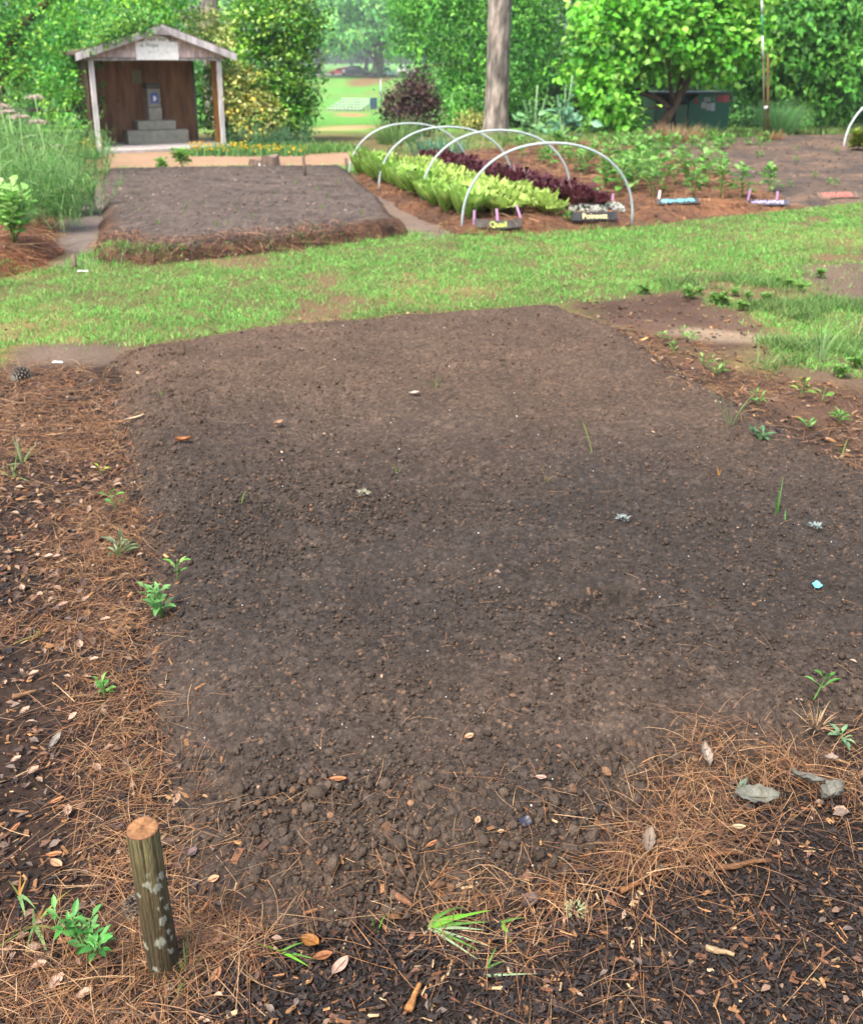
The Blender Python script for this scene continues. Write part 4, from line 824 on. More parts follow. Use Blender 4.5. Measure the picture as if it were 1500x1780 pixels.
def plant_tag(px, py, col, label, h=.15, group='plant tags by the boards', lean=0.0):
    p = PG(px, py); b = MB(); V, Fs = box(0, 0, h / 2 - .03, .026, .004, h, .003); b.add(xform(V, random.uniform(-.3, .3), (0, 0, 0)) * [1, 1, 1] + p + np.stack([V[:, 2] * lean, 0 * V[:, 0], 0 * V[:, 0]], -1), Fs, col); tag(b.build('plant_tag', M_PLAST, origin=p, smooth=False), label, 'plant tag', group)
PK = S(206, 160, 206, .7); WH = S(236, 232, 236, .8)
for px, py, c_, lab, ln in ((824, 390, PK, 'lilac plant tag at the left end of the green-lettered board', 0), (865, 387, PK, 'lilac plant tag behind the middle of the green-lettered board', -.1), (905, 380, PK, 'leaning lilac plant tag at the right end of the green-lettered board', -.35), (991, 366, PK, 'lilac plant tag at the left end of the cream-lettered board', 0), (1020, 358, PK, 'lilac plant tag behind the left white flower clump', 0), (1064, 358, PK, 'lilac plant tag behind the right white flower clump', 0),
                              (1144, 353, WH, 'whitish plant tag at the left end of the blue-lettered board', .05), (1299, 350, PK, 'pink plant tag at the left end of the lilac-lettered board', .12), (1349, 353, PK, 'pink plant tag behind the right half of the lilac-lettered board', 0), (452, 300, WH, 'white plant tag left of another, beside the tree stump', 0), (463, 304, WH, 'white plant tag nearest the tree stump front', -.1), (1077, 262, WH, 'white plant tag standing among the bean rows left of its lilac neighbour', 0), (1116, 264, PK, 'lilac plant tag standing among the bean rows', 0)):
    plant_tag(px, py, c_, lab, .17, lean=ln)
# white alyssum clumps
for px, py, w, lab in ((1012, 367, .15, 'low mound of tiny white flowers left of another on the cream-lettered board'), (1036, 367, .12, 'small middle mound of white flowers behind the cream-lettered board'), (1065, 366, .14, 'low mound of tiny white flowers at the right end of the cream-lettered board')):
    p = PG(px, py); t = empty('flower_clump', p, lab, 'flowers', 'white flower clumps'); n = 170; u = nrm(np.abs(rng.normal(0, 1, (n, 3))) * [1, 1, 1] * np.sign(rng.normal(0, 1, (n, 3)))); u[:, 2] = np.abs(u[:, 2]); pos = p + u * np.array([w, w, w * .6]) * .85 * rng.uniform(.6, 1, (n, 1))
    c = MB(); c.add(*leaves(pos, nrm(u + rng.normal(0, .5, (n, 3))), nrm(u + [0, 0, .5]), rng.uniform(.03, .05, n), .4, colvar(n, [S(116, 160, 90)], .15))); c.build('foliage', M_LEAF, t)
    n = 210; u = nrm(rng.normal(0, 1, (n, 3))); u[:, 2] = np.abs(u[:, 2]); c = MB(); c.add(*inst(lump(ICO_V, .15), ICO_F, rrot(n, 1), rng.uniform(.007, .013, n), p + u * np.array([w, w, w * .65]) * .92 * rng.uniform(.85, 1.08, (n, 1)), colvar(n, [S(240, 242, 236, .75)], .05))); c.build('blossoms', M_FLOW, t)
leafy_plant('herb_plant', PG(1040, 360), .16, 14, .11, PG_, 'small bright green leafy plant between red lettuces and white flowers', 'herb', None, .6, 1.2, 2)
leafy_plant('herb_plant', PG(985, 385), .10, 10, .07, PG_, 'low green sprig in the lettuce bed mulch left of the cream-lettered board', 'herb', None, .5, 1.2, 2)
# leeks behind the lettuce, kale gone to seed, feathery and dry clumps
def blade_clump(name, p, n, L, W, cols, label, cat, lean=.3, seg=5, mat=M_GRASS, bendk=.5, rad=.08, part='blades', group=None):
    p = np.array(p, float); t = empty(name, p, label, cat, group); a = rng.uniform(0, 2 * math.pi, n); e = np.abs(rng.normal(0, lean, n)); base = p + np.stack([np.cos(a), np.sin(a), 0 * a], -1) * (rad * np.sqrt(rng.random(n)))[:, None]
    d = nrm(np.stack([np.cos(a) * e, np.sin(a) * e, np.ones(n)], -1)); bd = np.stack([np.cos(a), np.sin(a), -.7 * np.ones(n)], -1) * (rng.uniform(.1, 1, n) * bendk)[:, None]
    c = MB(); c.add(*strips(base, d, bd, rng.uniform(*L, n), rng.uniform(*W, n), seg, colvar(n, cols, .15))); c.build(part, mat, t); return t
for px, py, lab in ((742, 276, 'blue-green leek clump left of its twin behind the lettuce'), (775, 274, 'blue-green leek clump right of its twin behind the lettuce')):
    blade_clump('leek_clump', PG(px, py), 60, (.3, .5), (.02, .035), [S(120, 176, 140), S(140, 196, 156), S(100, 156, 118)], lab, 'leeks', .35, rad=.3)
def kale(px, py, spikes, col, label, bw=.45):
    p = PG(px, py); t = empty('kale_plant', p, label, 'kale'); b = MB(); c = MB(); n = 70
    pos = p + np.stack([rng.normal(0, bw * .45, n), rng.normal(0, .15, n), rng.uniform(.05, .62, n)], -1); az = rng.uniform(0, 6.3, n); d = nrm(np.stack([np.cos(az), np.sin(az), rng.uniform(-.2, .9, n)], -1)); col = [v * 1.35 for v in col]
    c.add(*leaves(pos, d, nrm(rng.normal(0, .4, (n, 3)) + [0, -.5, 1]), rng.uniform(.16, .3, n), .55, colvar(n, col, .14)))
    for (dx, h) in spikes:
        q = np.linspace(0, 1, 6)[:, None]; pts = p + np.array([dx, random.gauss(0, .08), h]) * q; pts[:, 0] += .0; b.add(*tube(pts, .024 * (1.2 - .7 * q[:, 0]), 6), S(160, 200, 140, .65))
        m_ = 46; tt = rng.uniform(.45, 1, m_); ps = p + np.array([dx, 0, h]) * tt[:, None]; az = rng.uniform(0, 6.3, m_); c.add(*leaves(ps, nrm(np.stack([np.cos(az), np.sin(az), .8 + 0 * az], -1)), nrm(rng.normal(0, .4, (m_, 3)) + [0, 0, 1]), rng.uniform(.07, .14, m_) * (1.4 - tt), .55, colvar(m_, col, .14)))
    b.build('flower_stalk', M_STEM, t); c.build('leaves', M_LEAF, t)
kale(928, 245, ((-.25, .85), (-.12, .85), (.03, 1.15), (.22, .9), (-.2, .7)), [S(140, 194, 128), S(164, 212, 140), S(120, 176, 116)], 'pale green kale gone to seed with four short spikes')
kale(978, 246, ((.02, 1.15), (.18, 1.35), (-.15, .95)), [S(130, 186, 150), S(150, 206, 170), S(104, 164, 134)], 'blue-green kale with two tall thin spikes before the broad-leaved tree')
leafy_plant('herb_plant', PG(968, 258), .28, 22, .16, PG_, 'light green leafy plant at the foot of the seeding kale', 'herb', None, .4, 1.6, 4)
p = PG(1352, 240); t = blade_clump('feathery_bush', p, 1500, (.45, 1.05), (.008, .014), [S(140, 200, 124, .65), S(160, 214, 140, .65), S(120, 184, 108, .65)], 'tall feathery grey-green grassy bush right of the thin pole', 'grass clump', .35, rad=.22)
blade_clump('dry_grass_clump', PG(1172, 251), 420, (.3, .6), (.012, .018), [S(210, 170, 130), S(190, 150, 112), S(222, 190, 150)], 'mound of dry tan grass before the green box', 'grass clump', .6, rad=.4)
blade_clump('dry_grass_clump', PG(1340, 248), 120, (.2, .4), (.012, .018), [S(206, 160, 110), S(190, 150, 112)], 'dry straw-coloured tuft at the foot of the feathery bush', 'grass clump', .5, rad=.2)
blade_clump('grass_clump', PG(690, 250), 500, (.3, .75), (.008, .014), [S(150, 190, 110), S(120, 170, 92)], 'tall loose grass behind the farthest hoop', 'grass clump', .4, rad=.4)
blade_clump('grass_clump', PG(1090, 246), 160, (.15, .4), (.008, .014), [S(196, 196, 140), S(150, 186, 110)], 'pale wispy grass at the foot of the leaning trunk', 'grass clump', .4, rad=.5)
blade_clump('grass_clump', PG(1215, 246), 200, (.2, .5), (.01, .014), [S(176, 196, 110), S(150, 186, 110)], 'wispy green grass before the right half of the green box', 'grass clump', .4, rad=.5)
p = PG(1490, 262); leafy_plant('yellow_green_plant', p, .30, 60, .17, [S(190, 206, 80), S(160, 186, 64), S(120, 150, 50)], 'bushy yellow-green plant under the hoop at the right edge', 'plant', None, .45, 2.2, 8)

# ------------------------------------------------------------------ utility box, thin pole, bleachers, cars
bp = np.array([5.30, 24.3, 0.0]); ub = empty('utility_box', bp, 'dark green metal box with a black recess and pinned papers under the broad-leaved tree', 'utility box')
def up(name, pcs, mat, col, parent=ub):
    b = MB()
    for V, Fs in pcs: b.add(xform(V, R(6), bp), Fs, col)
    return b.build(name, mat, parent, False)
GB = S(52, 122, 94); GB2 = S(92, 140, 112)
prism = lambda pts, y0, y1: (np.array([[x, y0, z] for x, z in pts] + [[x, y1, z] for x, z in pts]), [np.array([list(range(len(pts))), list(range(2 * len(pts) - 1, len(pts) - 1, -1))]), np.array([[i, i + len(pts), (i + 1) % len(pts) + len(pts), (i + 1) % len(pts)] for i in range(len(pts))])])
up('body', [prism([(.82, 0), (1.82, 0), (1.82, .90), (1.06, .90), (.82, .70)], 0, .9)], M_PAINT, GB)
up('front_panel', [box(.24, .04, .33, .44, .03, .66, .004), box(.66, .05, .33, .30, .03, .66, .004)], M_PAINT, GB2); up('side_panel', [box(.01, .45, .42, .03, .88, .84)], M_PAINT, S(70, 116, 92))
up('back_panel', [box(.42, .60, .45, .80, .03, .90)], M_PAINT, S(24, 30, 28)); up('roof', [box(.92, .46, .925, 1.9, 1.0, .04, .01)], M_PAINT, S(84, 96, 92)); up('corner_post', [box(.475, -.02, .42, .07, .06, .84, .008)], M_PAINT, S(30, 34, 36))
for x, z, w, h, c_ in ((1.18, .64, .12, .14, S(196, 196, 190)), (1.30, .60, .10, .16, S(186, 190, 186)), (1.41, .60, .10, .18, S(206, 212, 216)), (1.26, .77, .16, .10, S(170, 176, 170)), (1.00, .735, .07, .13, S(196, 58, 50)), (1.57, .79, .09, .16, S(206, 64, 56)), (1.72, .79, .14, .17, S(214, 92, 92)), (1.48, .78, .08, .14, S(90, 110, 104))):
    up('notice', [box(x, -.006, z, w, .008, h)], M_PAINT, c_)
p = PG(1329, 251); tp = empty('garden_pole', p, 'tall thin pole, upper half white and green, tied to a brown stake', 'pole'); X = p[0]
for z0, z1, r_, c_, nm in ((.0, 1.62, .018, S(96, 84, 64), 'lower_pole'), (1.62, 2.12, .02, S(226, 230, 232), 'white_band'), (2.12, 2.52, .02, S(70, 150, 120), 'green_band'), (2.52, 2.78, .02, S(226, 230, 232), 'white_tip')):
    b = MB(); b.add(*tube([[X - .125 * z0, p[1], p[2] + z0 - .05 * (z0 == 0)], [X - .125 * z1, p[1], p[2] + z1]], r_, 8), c_); b.build(nm, M_PAINT, tp)
b = MB(); b.add(*tube([[X + .065, p[1], p[2] - .05], [X - .12, p[1], p[2] + 1.78]], .024, 8), S(120, 92, 62)); b.build('brown_stake', M_WOOD, tp)
b = MB(); b.add(*tube([[X - .10, p[1] - .03, p[2] + .72], [X - .03, p[1] - .03, p[2] + .74]], .03, 8), S(230, 230, 230)); b.build('tie', M_PLAST, tp)
blp = PG(600, 194); bl = empty('bleachers', blp, 'low silver bleachers with five rows of planks standing in the field', 'bleachers')
for k in range(5):
    for nm, dz, dy in (('seat_plank', .35 + .24 * k, .75 * k), ('foot_plank', .08 + .24 * k, .75 * k - .36)):
        b = MB(); V, Fs = box(0, 0, 0, 4.6, .26 if nm == 'seat_plank' else .10, .06, .01); b.add(xform(V + [0, dy, dz], R(-28), blp), Fs, S(222, 228, 230, .7) if nm == 'seat_plank' else S(150, 160, 164)); b.build(nm, M_PAINT, bl, False)
for x in (-2.1, 0, 2.1):
    b = MB()
    for k in range(5): b.add(*[(xform(V, R(-28), blp), Fs) for V, Fs in [box(x, .75 * k, (.32 + .24 * k) / 2, .07, .07, .32 + .24 * k)]][0], S(150, 160, 164)); b.add(*[(xform(V, R(-28), blp), Fs) for V, Fs in [box(x + .04, .75 * k - .36, .03 + .24 * k, .05, .76, .05)]][0], S(150, 160, 164))
    b.build('frame', M_METAL, bl, False)
b = MB(); V, Fs = box(2.38, 2.3, .85, .05, 1.5, 1.25, .01); b.add(xform(V, R(-28), blp), Fs, S(96, 124, 166)); b.build('end_panel', M_PAINT, bl, False)
p = PG(663, 214); b = MB(); b.add(*tube([p - [0, 0, .1], p + [0, 0, 1.9]], .035, 8), S(176, 190, 186)); tag(b.build('fence_post', M_METAL, origin=p), 'thin grey metal post standing in the field before the purple bush', 'post')
def car(px, py, L, H, rz, col, label, cat='car', lights=False):
    p = PG(px, py); t = empty('parked_car', p, label, cat, 'cars parked beyond the field'); hw = .9
    def ext(prof, w0, w1, C, nm, mat, parent=t):
        n = len(prof); V = np.array([[x, -w0(z), z] for x, z in prof] + [[x, w0(z), z] for x, z in prof]); b = MB()
        j = np.arange(n); b.add(xform(V, rz, p), [np.array([list(range(n)), list(range(2 * n - 1, n - 1, -1))]), np.stack([j, j + n, (j + 1) % n + n, (j + 1) % n], -1)], C); return b.build(nm, mat, parent, False)
    a = L / 2; belt = H * .58
    ext([(-a, .35), (-a + .05, belt - .05), (-a * .9, belt), (a * .45, belt), (a * .92, belt * .82), (a, belt * .6), (a, .35), (a * .9, .25), (-a * .9, .25)], lambda z: hw - (.06 if z > belt * .9 else 0), 0, col, 'body', M_CAR)
    cab = [(-a * .85, belt), (-a * .7, H * .97), (-a * .3, H), (a * .08, H * .97), (a * .42, belt)]
    rf_ = ext(cab, lambda z: hw - .08 - .22 * (z - belt) / (H - belt), 0, col, 'cabin', M_CAR)
    for s in (-1, 1):
        for x0, x1 in ((-a * .72, -a * .28), (-a * .24, a * .26)):
            pts = [(x0, belt + .05), (x1, belt + .05), (x1 - (a * .14 if x1 > 0 else 0), H * .9), (x0 + (a * .06 if x0 < -a * .5 else 0), H * .9)]
            V = np.array([[x, s * (hw - .055 - .22 * (z - belt) / (H - belt)), z] for x, z in pts]); V = np.concatenate([V, V - [0, s * .02, 0]]); b = MB(); b.add(xform(V, rz, p), np.array([[0, 1, 2, 3], [7, 6, 5, 4], [0, 4, 5, 1], [1, 5, 6, 2], [2, 6, 7, 3], [3, 7, 4, 0]]), S(40, 48, 54)); b.build('window', M_GLASS, t, False)
    V = np.array([[a * .43, -.72, belt + .04], [a * .43, .72, belt + .04], [a * .12, .6, H * .93], [a * .12, -.6, H * .93]]) + [.04, 0, 0]; V = np.concatenate([V, V - [.03, 0, 0]]); b = MB(); b.add(xform(V, rz, p), np.array([[0, 1, 2, 3], [7, 6, 5, 4], [0, 4, 5, 1], [1, 5, 6, 2], [2, 6, 7, 3], [3, 7, 4, 0]]), S(60, 70, 78)); b.build('windscreen', M_GLASS, t, False)
    for x in (-a * .62, a * .62):
        for s in (-1, 1):
            V, Fs = tube([[x, s * (hw - .2), .33], [x, s * (hw + .01), .33]], .33, 14); b = MB(); b.add(xform(V, rz, p), Fs, S(28, 28, 30)); w_ = b.build('wheel', M_PLAST, t, False)
            V, Fs = tube([[x, s * (hw + .005), .33], [x, s * (hw + .03), .33]], .19, 10); b = MB(); b.add(xform(V, rz, p), Fs, S(170, 172, 176)); b.build('rim', M_METAL, w_, False)
    for s in (-1, 1):
        V, Fs = box(a * .98, s * .62, belt * .66, .12, .36, .2, .02); b = MB(); b.add(xform(V, rz, p), Fs, S(240, 236, 224, .9)); b.build('headlight', M_PLAST, t, False)
car(590, 130, 4.2, 1.4, R(175), S(200, 60, 56, .8), 'red car parked at the left behind the dark one'); car(602, 130, 4.4, 1.7, R(-80), S(214, 220, 226, .9), 'pale silver car between the red and the dark one')
car(622, 131.5, 5.0, 1.95, R(-28), S(26, 44, 48), 'dark pickup-sized car with a bright headlight left of the oak trunk'); car(671, 132, 4.6, 1.8, R(-62), S(190, 216, 226, .9), 'pale blue-white car parked right of the oak trunk'); car(706, 129, 5, 1.8, R(-60), S(236, 240, 242, .9), 'white car seen above the purple bush')
rd = np.array([PG(a, b_) for a, b_ in ((540, 130.6), (740, 130.6))]); V = np.array([[-60, rd[0, 1] - 4, 0], [60, rd[0, 1] - 4, 0], [60, rd[0, 1] + 14, 0], [-60, rd[0, 1] + 14, 0]], float); V[:, 2] = G(V[:, 1]) + .06
tag(mk('road', V, np.array([[0, 1, 2, 3]]), M_CONC, S(150, 152, 156)), kind='structure')

# ------------------------------------------------------------------ left herb border, flowers, stump
def feathery(px, py, h, n, rad, cols, label, cat='herb'):
    p = PG(px, py); t = empty('feathery_herb', p, label, cat); b = MB(); c = MB(); ns = max(8, n // 45); a = rng.uniform(0, 6.3, ns); rr = rad * np.sqrt(rng.random(ns)); base = p + np.stack([np.cos(a) * rr, np.sin(a) * rr * .7, 0 * a], -1)
    d = nrm(np.stack([rng.normal(0, .22, ns), rng.normal(0, .2, ns), np.ones(ns)], -1)); L = h * rng.uniform(.6, 1.1, ns); bd = rng.normal(0, .18, (ns, 3)) * [1, 1, 0]; b.add(*strips(base, d, bd, L, np.full(ns, .008), 5, colvar(ns, cols, .1)))
    k = rng.integers(0, ns, n); tt = rng.uniform(.12, 1, n); pos = base[k] + L[k, None] * (d[k] * tt[:, None] + bd[k] * (tt ** 2)[:, None]); dd = nrm(rng.normal(0, .8, (n, 3)) + [0, 0, .45])
    c.add(*strips(pos, dd, rng.normal(0, .25, (n, 3)) - [0, 0, .15], rng.uniform(.06, .2, n), rng.uniform(.005, .009, n), 3, colvar(n, cols, .17))); b.build('stem', M_STEM, t); c.build('leaves', M_GRASS, t); return t
FN = [S(124, 190, 96, .54), S(150, 206, 112, .54), S(98, 166, 78, .52), S(170, 212, 138, .56)]
feathery(70, 392, .82, 3200, .45, FN, 'feathery green fennel at the front left border beside the grey path'); feathery(120, 372, .60, 2600, .42, FN, 'feathery green fennel sprawling over the grey path'); feathery(20, 350, 1.0, 2600, .5, FN, 'tall feathery herb at the left edge behind the straw mound'); feathery(75, 320, 1.05, 2600, .6, FN, 'feathery herb in the middle of the left border'); feathery(140, 305, .72, 2000, .55, FN, 'low feathery herb near the shed end of the left border'); feathery(10, 300, 1.3, 2400, .6, FN, 'tall feathery herb under the pink flower heads at the left edge')
def umbel(px, py, hx, hy, w, label):
    p = PG(px, py); d = p[1]; zt = EYE + (P(hx, hy, 0) - np.array([0, 0, EYE]))[2] * d / P(hx, hy, 0)[1]; x = (hx - px) / F * d + p[0]; t = empty('umbel_flower', p, label, 'flower', 'tall flat flower heads'); top = np.array([x, d, zt]); b = MB(); q = np.linspace(0, 1, 7)[:, None]; b.add(*tube(p + (top - p) * q + np.sin(q * 3.1) * [.03, 0, 0], .011, 6), S(160, 204, 130, .65)); b.build('stem', M_STEM, t)
    n = 130; a = rng.uniform(0, 6.3, n); w = w * .85; r_ = w * np.sqrt(rng.random(n)); c = MB(); c.add(*inst(lump(ICO_V, .15), ICO_F, rrot(n, 1), rng.uniform(.008, .014, n), top + np.stack([np.cos(a) * r_, np.sin(a) * r_, .03 - r_ ** 2 * 2.2 + rng.normal(0, .008, n)], -1), colvar(n, [S(226, 204, 190, .6), S(206, 184, 168, .6), S(226, 216, 200, .6)], .1))); c.build('flower_head', M_FLOW, t)
for px, py, hx, hy, w, lab in ((78, 300, 76, 170, .16, 'pinkish flat flower head on the tallest stem of the left border'), (12, 300, 8, 152, .14, 'flat pink flower head cut by the left edge'), (25, 330, 20, 186, .15, 'flat dusty pink flower head third from the left edge'), (40, 330, 50, 204, .15, 'greyish pink flat flower head below the tallest one'), (90, 335, 80, 214, .13, 'flat pink flower head lowest of the left border cluster'), (40, 340, 33, 197, .1, 'small pale flat flower head between two larger ones'), (110, 320, 104, 256, .11, 'drooping beige flower head near the yellow flowers')): umbel(px, py, hx, hy, w, lab)
def flower_patch(px, py, w, d_, h, nf, label, cols=None, leafc=None, fs=.03):
    nf = int(nf * 1.5)
    p = PG(px, py); t = empty('flower_patch', p, label, 'flowers', 'yellow flower patches'); n = int(220 * w * 2); pos = p + np.stack([rng.uniform(-w, w, n), rng.uniform(-d_, d_, n), np.zeros(n)], -1)
    c = MB(); c.add(*strips(pos, nrm(rng.normal(0, .3, (n, 3)) * [1, 1, 0] + [0, 0, 1]), rng.normal(0, .15, (n, 3)), rng.uniform(.35, 1.15, n) * h, np.full(n, .02), 3, colvar(n, leafc or [S(110, 176, 96), S(140, 200, 110), S(88, 150, 84)], .15))); c.build('leaves', M_GRASS, t)
    pos = p + np.stack([rng.uniform(-w, w, nf), rng.uniform(-d_, d_, nf), h * rng.uniform(.45, 1.25, nf)], -1); c = MB(); c.add(*inst(lump(ICO_V, .1) * [1, 1, .55], ICO_F, rrot(nf, .4), fs * rng.uniform(.4, 1.0, nf), pos, colvar(nf, cols or [S(250, 214, 30, .7), S(244, 190, 30, .7)], .08))); c.build('blossoms', M_FLOW, t)
flower_patch(352, 271, .22, .2, .20, 34, 'dense bright yellow flower patch at the corner of the shed floor'); flower_patch(400, 271, .28, .2, .20, 30, 'yellow flower patch in front of the right shed post'); flower_patch(455, 271, .32, .2, .16, 24, 'yellow flower patch below the variegated shrub'); flower_patch(505, 271, .3, .2, .15, 18, 'sparse yellow flower patch below the glossy shrub'); flower_patch(158, 275, .25, .25, .28, 26, 'yellow flower patch at the foot of the left shed post'); flower_patch(112, 288, .3, .3, .3, 12, 'sparse yellow flower patch among the left border herbs')
feathery(440, 258, .4, 900, .5, [S(116, 176, 124), S(96, 156, 104)], 'grey-green feathery plant behind the yellow flowers'); feathery(510, 256, .42, 900, .45, [S(126, 176, 134), S(96, 156, 104)], 'grey-green feathery plant below the glossy shrub')
leafy_plant('lettuce_seedling', PG(318, 292), .26, 30, .14, [S(150, 212, 96), S(130, 196, 84)], 'bright green leafy plant on the clay path before the shed', 'plant', None, .45, 2.0, 4); leafy_plant('lettuce_seedling', PG(282, 298), .16, 20, .12, [S(150, 212, 96), S(130, 196, 84)], 'smaller bright green leafy plant left of its taller neighbour on the path', 'plant', None, .45, 2.0, 3)
leafy_plant('bean_bush', PG(25, 424), .50, 34, .12, [S(160, 216, 116, .72), S(140, 204, 96, .72), S(186, 230, 144, .72)], 'light green bean plant on the pine straw mound at the left edge', 'bean plant', None, .75, 1.7, 7, r=.007)
def stump(px, py, r_, h, label):
    p = PG(px, py); t = empty('tree_stump', p, label, 'tree stump'); a = np.linspace(0, 2 * math.pi, 20, endpoint=False); zz = np.linspace(-.05, h, 6); V = np.array([[p[0] + (r_ * (1.25 - .3 * (z / h)) + .02 * math.sin(3 * t_)) * math.cos(t_), p[1] + r_ * (1.25 - .3 * z / h) * math.sin(t_), p[2] + z + .02 * math.sin(2 * t_) * (z > h * .9)] for z in zz for t_ in a])
    i = np.arange(5)[:, None] * 20; j = np.arange(20)[None]; b = MB(); b.add(V, [np.stack([i + j, i + (j + 1) % 20, i + 20 + (j + 1) % 20, i + 20 + j], -1).reshape(-1, 4)], S(124, 106, 96) * np.exp(rng.normal(0, .15, (len(V), 1)))); b.build('bark', M_BARK, t); b = MB(); b.add(V[-20:] + [0, 0, .002], np.array([list(range(20))]), S(150, 128, 112)); b.build('cut_top', M_WOOD, t)
stump(470, 292, .13, .19, 'weathered grey tree stump behind the far soil bed'); stump(446, 288, .11, .1, 'low grey root lump left of the tree stump')
for px, py, h, r_, lab in ((531, 306, .27, .022, 'short leaning wooden stake at the back corner of the far soil bed'), (604, 300, .22, .022, 'short wooden stake beside the far end of the lettuce'), (131, 468, .12, .02, 'tiny grey stake at the lawn edge by the grey path')):
    p = PG(px, py); b = MB(); b.add(*tube([p - [0, 0, .05], p + [-.02 * (h > .2), 0, h]], r_, 9), S(130, 112, 96)); tag(b.build('wooden_stake', M_WOOD, origin=p), lab, 'stake')

# ------------------------------------------------------------------ FOREGROUND: stake, weeds, leaves, cones
sb = PG(287, 1688); sb[2] = surf(sb[0:1], sb[1:2])[0]; stp = P(248, 1440, .335); st = empty('round_stake', sb, 'round wooden stake with pale lichen spots and a fresh cut orange top', 'stake')
nA, nH = 96, 150; A, H_ = np.meshgrid(np.linspace(0, 2 * math.pi, nA, endpoint=False), np.linspace(-.06, 1, nH)); base = sb; ax = stp - base; base = base + 0
rad = .0268 * (1.05 - .03 * H_) + .0006 * np.sin(A * 3 + H_ * 4) + .0009 * fbm(A * 2.2, H_ * .6, .35, 4, 150) + .0006 * fbm(A * 8, H_ * .5, .3, 3, 151)
u_ = nrm(np.cross(ax, [0, 1, 0])); w_ = nrm(np.cross(u_, ax)); V = base + H_[..., None] * ax + rad[..., None] * (np.cos(A)[..., None] * u_ + np.sin(A)[..., None] * w_)
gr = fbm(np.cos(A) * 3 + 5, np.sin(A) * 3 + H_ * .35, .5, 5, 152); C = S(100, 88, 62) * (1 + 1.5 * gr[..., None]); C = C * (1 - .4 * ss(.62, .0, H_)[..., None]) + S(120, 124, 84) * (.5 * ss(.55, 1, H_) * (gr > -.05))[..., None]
C = C * (1 + .9 * fbm(A * 6, H_ * .5, .25, 3, 153)[..., None])
cd = math.atan2(*(np.array([-base[0], -base[1]]) @ np.array([[w_[0], u_[0]], [w_[1], u_[1]]])))
for da, h0, r0 in ((-.15, .70, .030), (.35, .66, .036), (-.95, .62, .020), (.35, .44, .032), (.0, .30, .042), (.75, .34, .020), (.9, .28, .022), (.55, .58, .014), (.15, .53, .012), (.8, .72, .03), (-.1, .77, .016), (-1.2, .25, .03), (.6, .20, .016), (1.0, .5, .028), (.3, .22, .012), (-.5, .12, .02), (2.4, .5, .05), (3.3, .4, .06)):
    da_ = np.angle(np.exp(1j * (A - (cd - da)))); dist = np.hypot(da_ * .027, (H_ - h0) * .33) + .016 * fbm(np.cos(A) * 6 + 9, np.sin(A) * 6 + H_ * 22, .8, 4, 155); w = ss(r0 * .30, r0 * .21, dist)[..., None]; C = C * (1 - w) + S(168, 170, 152) * w; V = V + (w * .0007) * (np.cos(A)[..., None] * u_ + np.sin(A)[..., None] * w_)
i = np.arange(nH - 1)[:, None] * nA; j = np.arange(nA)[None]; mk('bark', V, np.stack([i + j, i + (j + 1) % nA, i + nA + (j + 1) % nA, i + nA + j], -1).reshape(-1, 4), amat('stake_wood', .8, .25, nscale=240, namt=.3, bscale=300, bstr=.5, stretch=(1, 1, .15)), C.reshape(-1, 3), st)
rr = np.array([0, .12, .25, .4, .55, .7, .82, .92, .98, 1.0]); tA = np.linspace(0, 2 * math.pi, nA, endpoint=False); RR, TA = np.meshgrid(rr, tA, indexing='ij'); er = rad[-1]; V = base + 1.0 * ax + (RR * er[None])[..., None] * (np.cos(TA)[..., None] * u_ + np.sin(TA)[..., None] * w_) + (.0025 * ss(1.0, .9, RR) + .0005 * rng.normal(0, 1, RR.shape))[..., None] * nrm(ax)
C = S(168, 122, 84) * (1 + .12 * np.sin(RR * 38)[..., None]) * (1 + 1.0 * fbm(np.cos(TA) * RR, np.sin(TA) * RR, .25, 4, 160)[..., None]); crack = ((np.abs(np.sin(TA * 3.5 + .8 * RR)) < .07) & (RR < .6))[..., None]; C = np.where(crack, C * .45, C); C = np.where((RR > .93)[..., None], S(120, 78, 58), C); C = C * (1 - .5 * ss(.1, .25, fbm(np.cos(TA) * RR + 3, np.sin(TA) * RR, .6, 3, 161))[..., None])
i = np.arange(len(rr) - 1)[:, None] * nA; mk('cut_top', V, np.stack([i + j, i + nA + j, i + nA + (j + 1) % nA, i + (j + 1) % nA], -1).reshape(-1, 4), M_WOOD, C.reshape(-1, 3), st)

def weed(px, py, h, nl, ls, label, cols=PG_, bushy=2, ratio=.45, group=None, spread=1.6, cat='weed', r=.002): return leafy_plant('weed_plant', PG(px, py), h, nl, ls, cols, label, cat, group, ratio, spread, bushy, r=r, stemc=S(110, 160, 80))
weed(158, 1668, .095, 13, .036, 'leafy bright green weed left of the lichen-spotted stake', [S(110, 196, 96), S(96, 180, 84), S(132, 210, 110)], 4, .42, spread=2.2)
weed(284, 1075, .12, 10, .042, 'leafy green weed at the left edge of the near soil bed', [S(124, 190, 104), S(140, 206, 120)], 4, .45, spread=1.2); weed(310, 1010, .09, 6, .05, 'thin pale green sprout just above the leafy weed on the bed edge', PG_, 1, .3, spread=3)
weed(202, 893, .10, 6, .06, 'four-leaved green sprout in the straw left of the near bed', PG_, 1, .4); weed(180, 832, .06, 2, .045, 'single yellow-green leaf standing in the straw', [S(190, 214, 70)], 1, .4); weed(183, 1213, .05, 6, .035, 'small bright green sprout in the pine straw, lower left', PG_, 2, .5)
weed(205, 972, .08, 7, .07, 'wilting grey-green weed lying in the left straw', [S(140, 176, 120), S(176, 196, 150)], 2, .2, spread=3); weed(1464, 1292, .04, 5, .035, 'curled pale green sprout at the right edge above the straw pile', [S(150, 200, 150)], 2, .4)
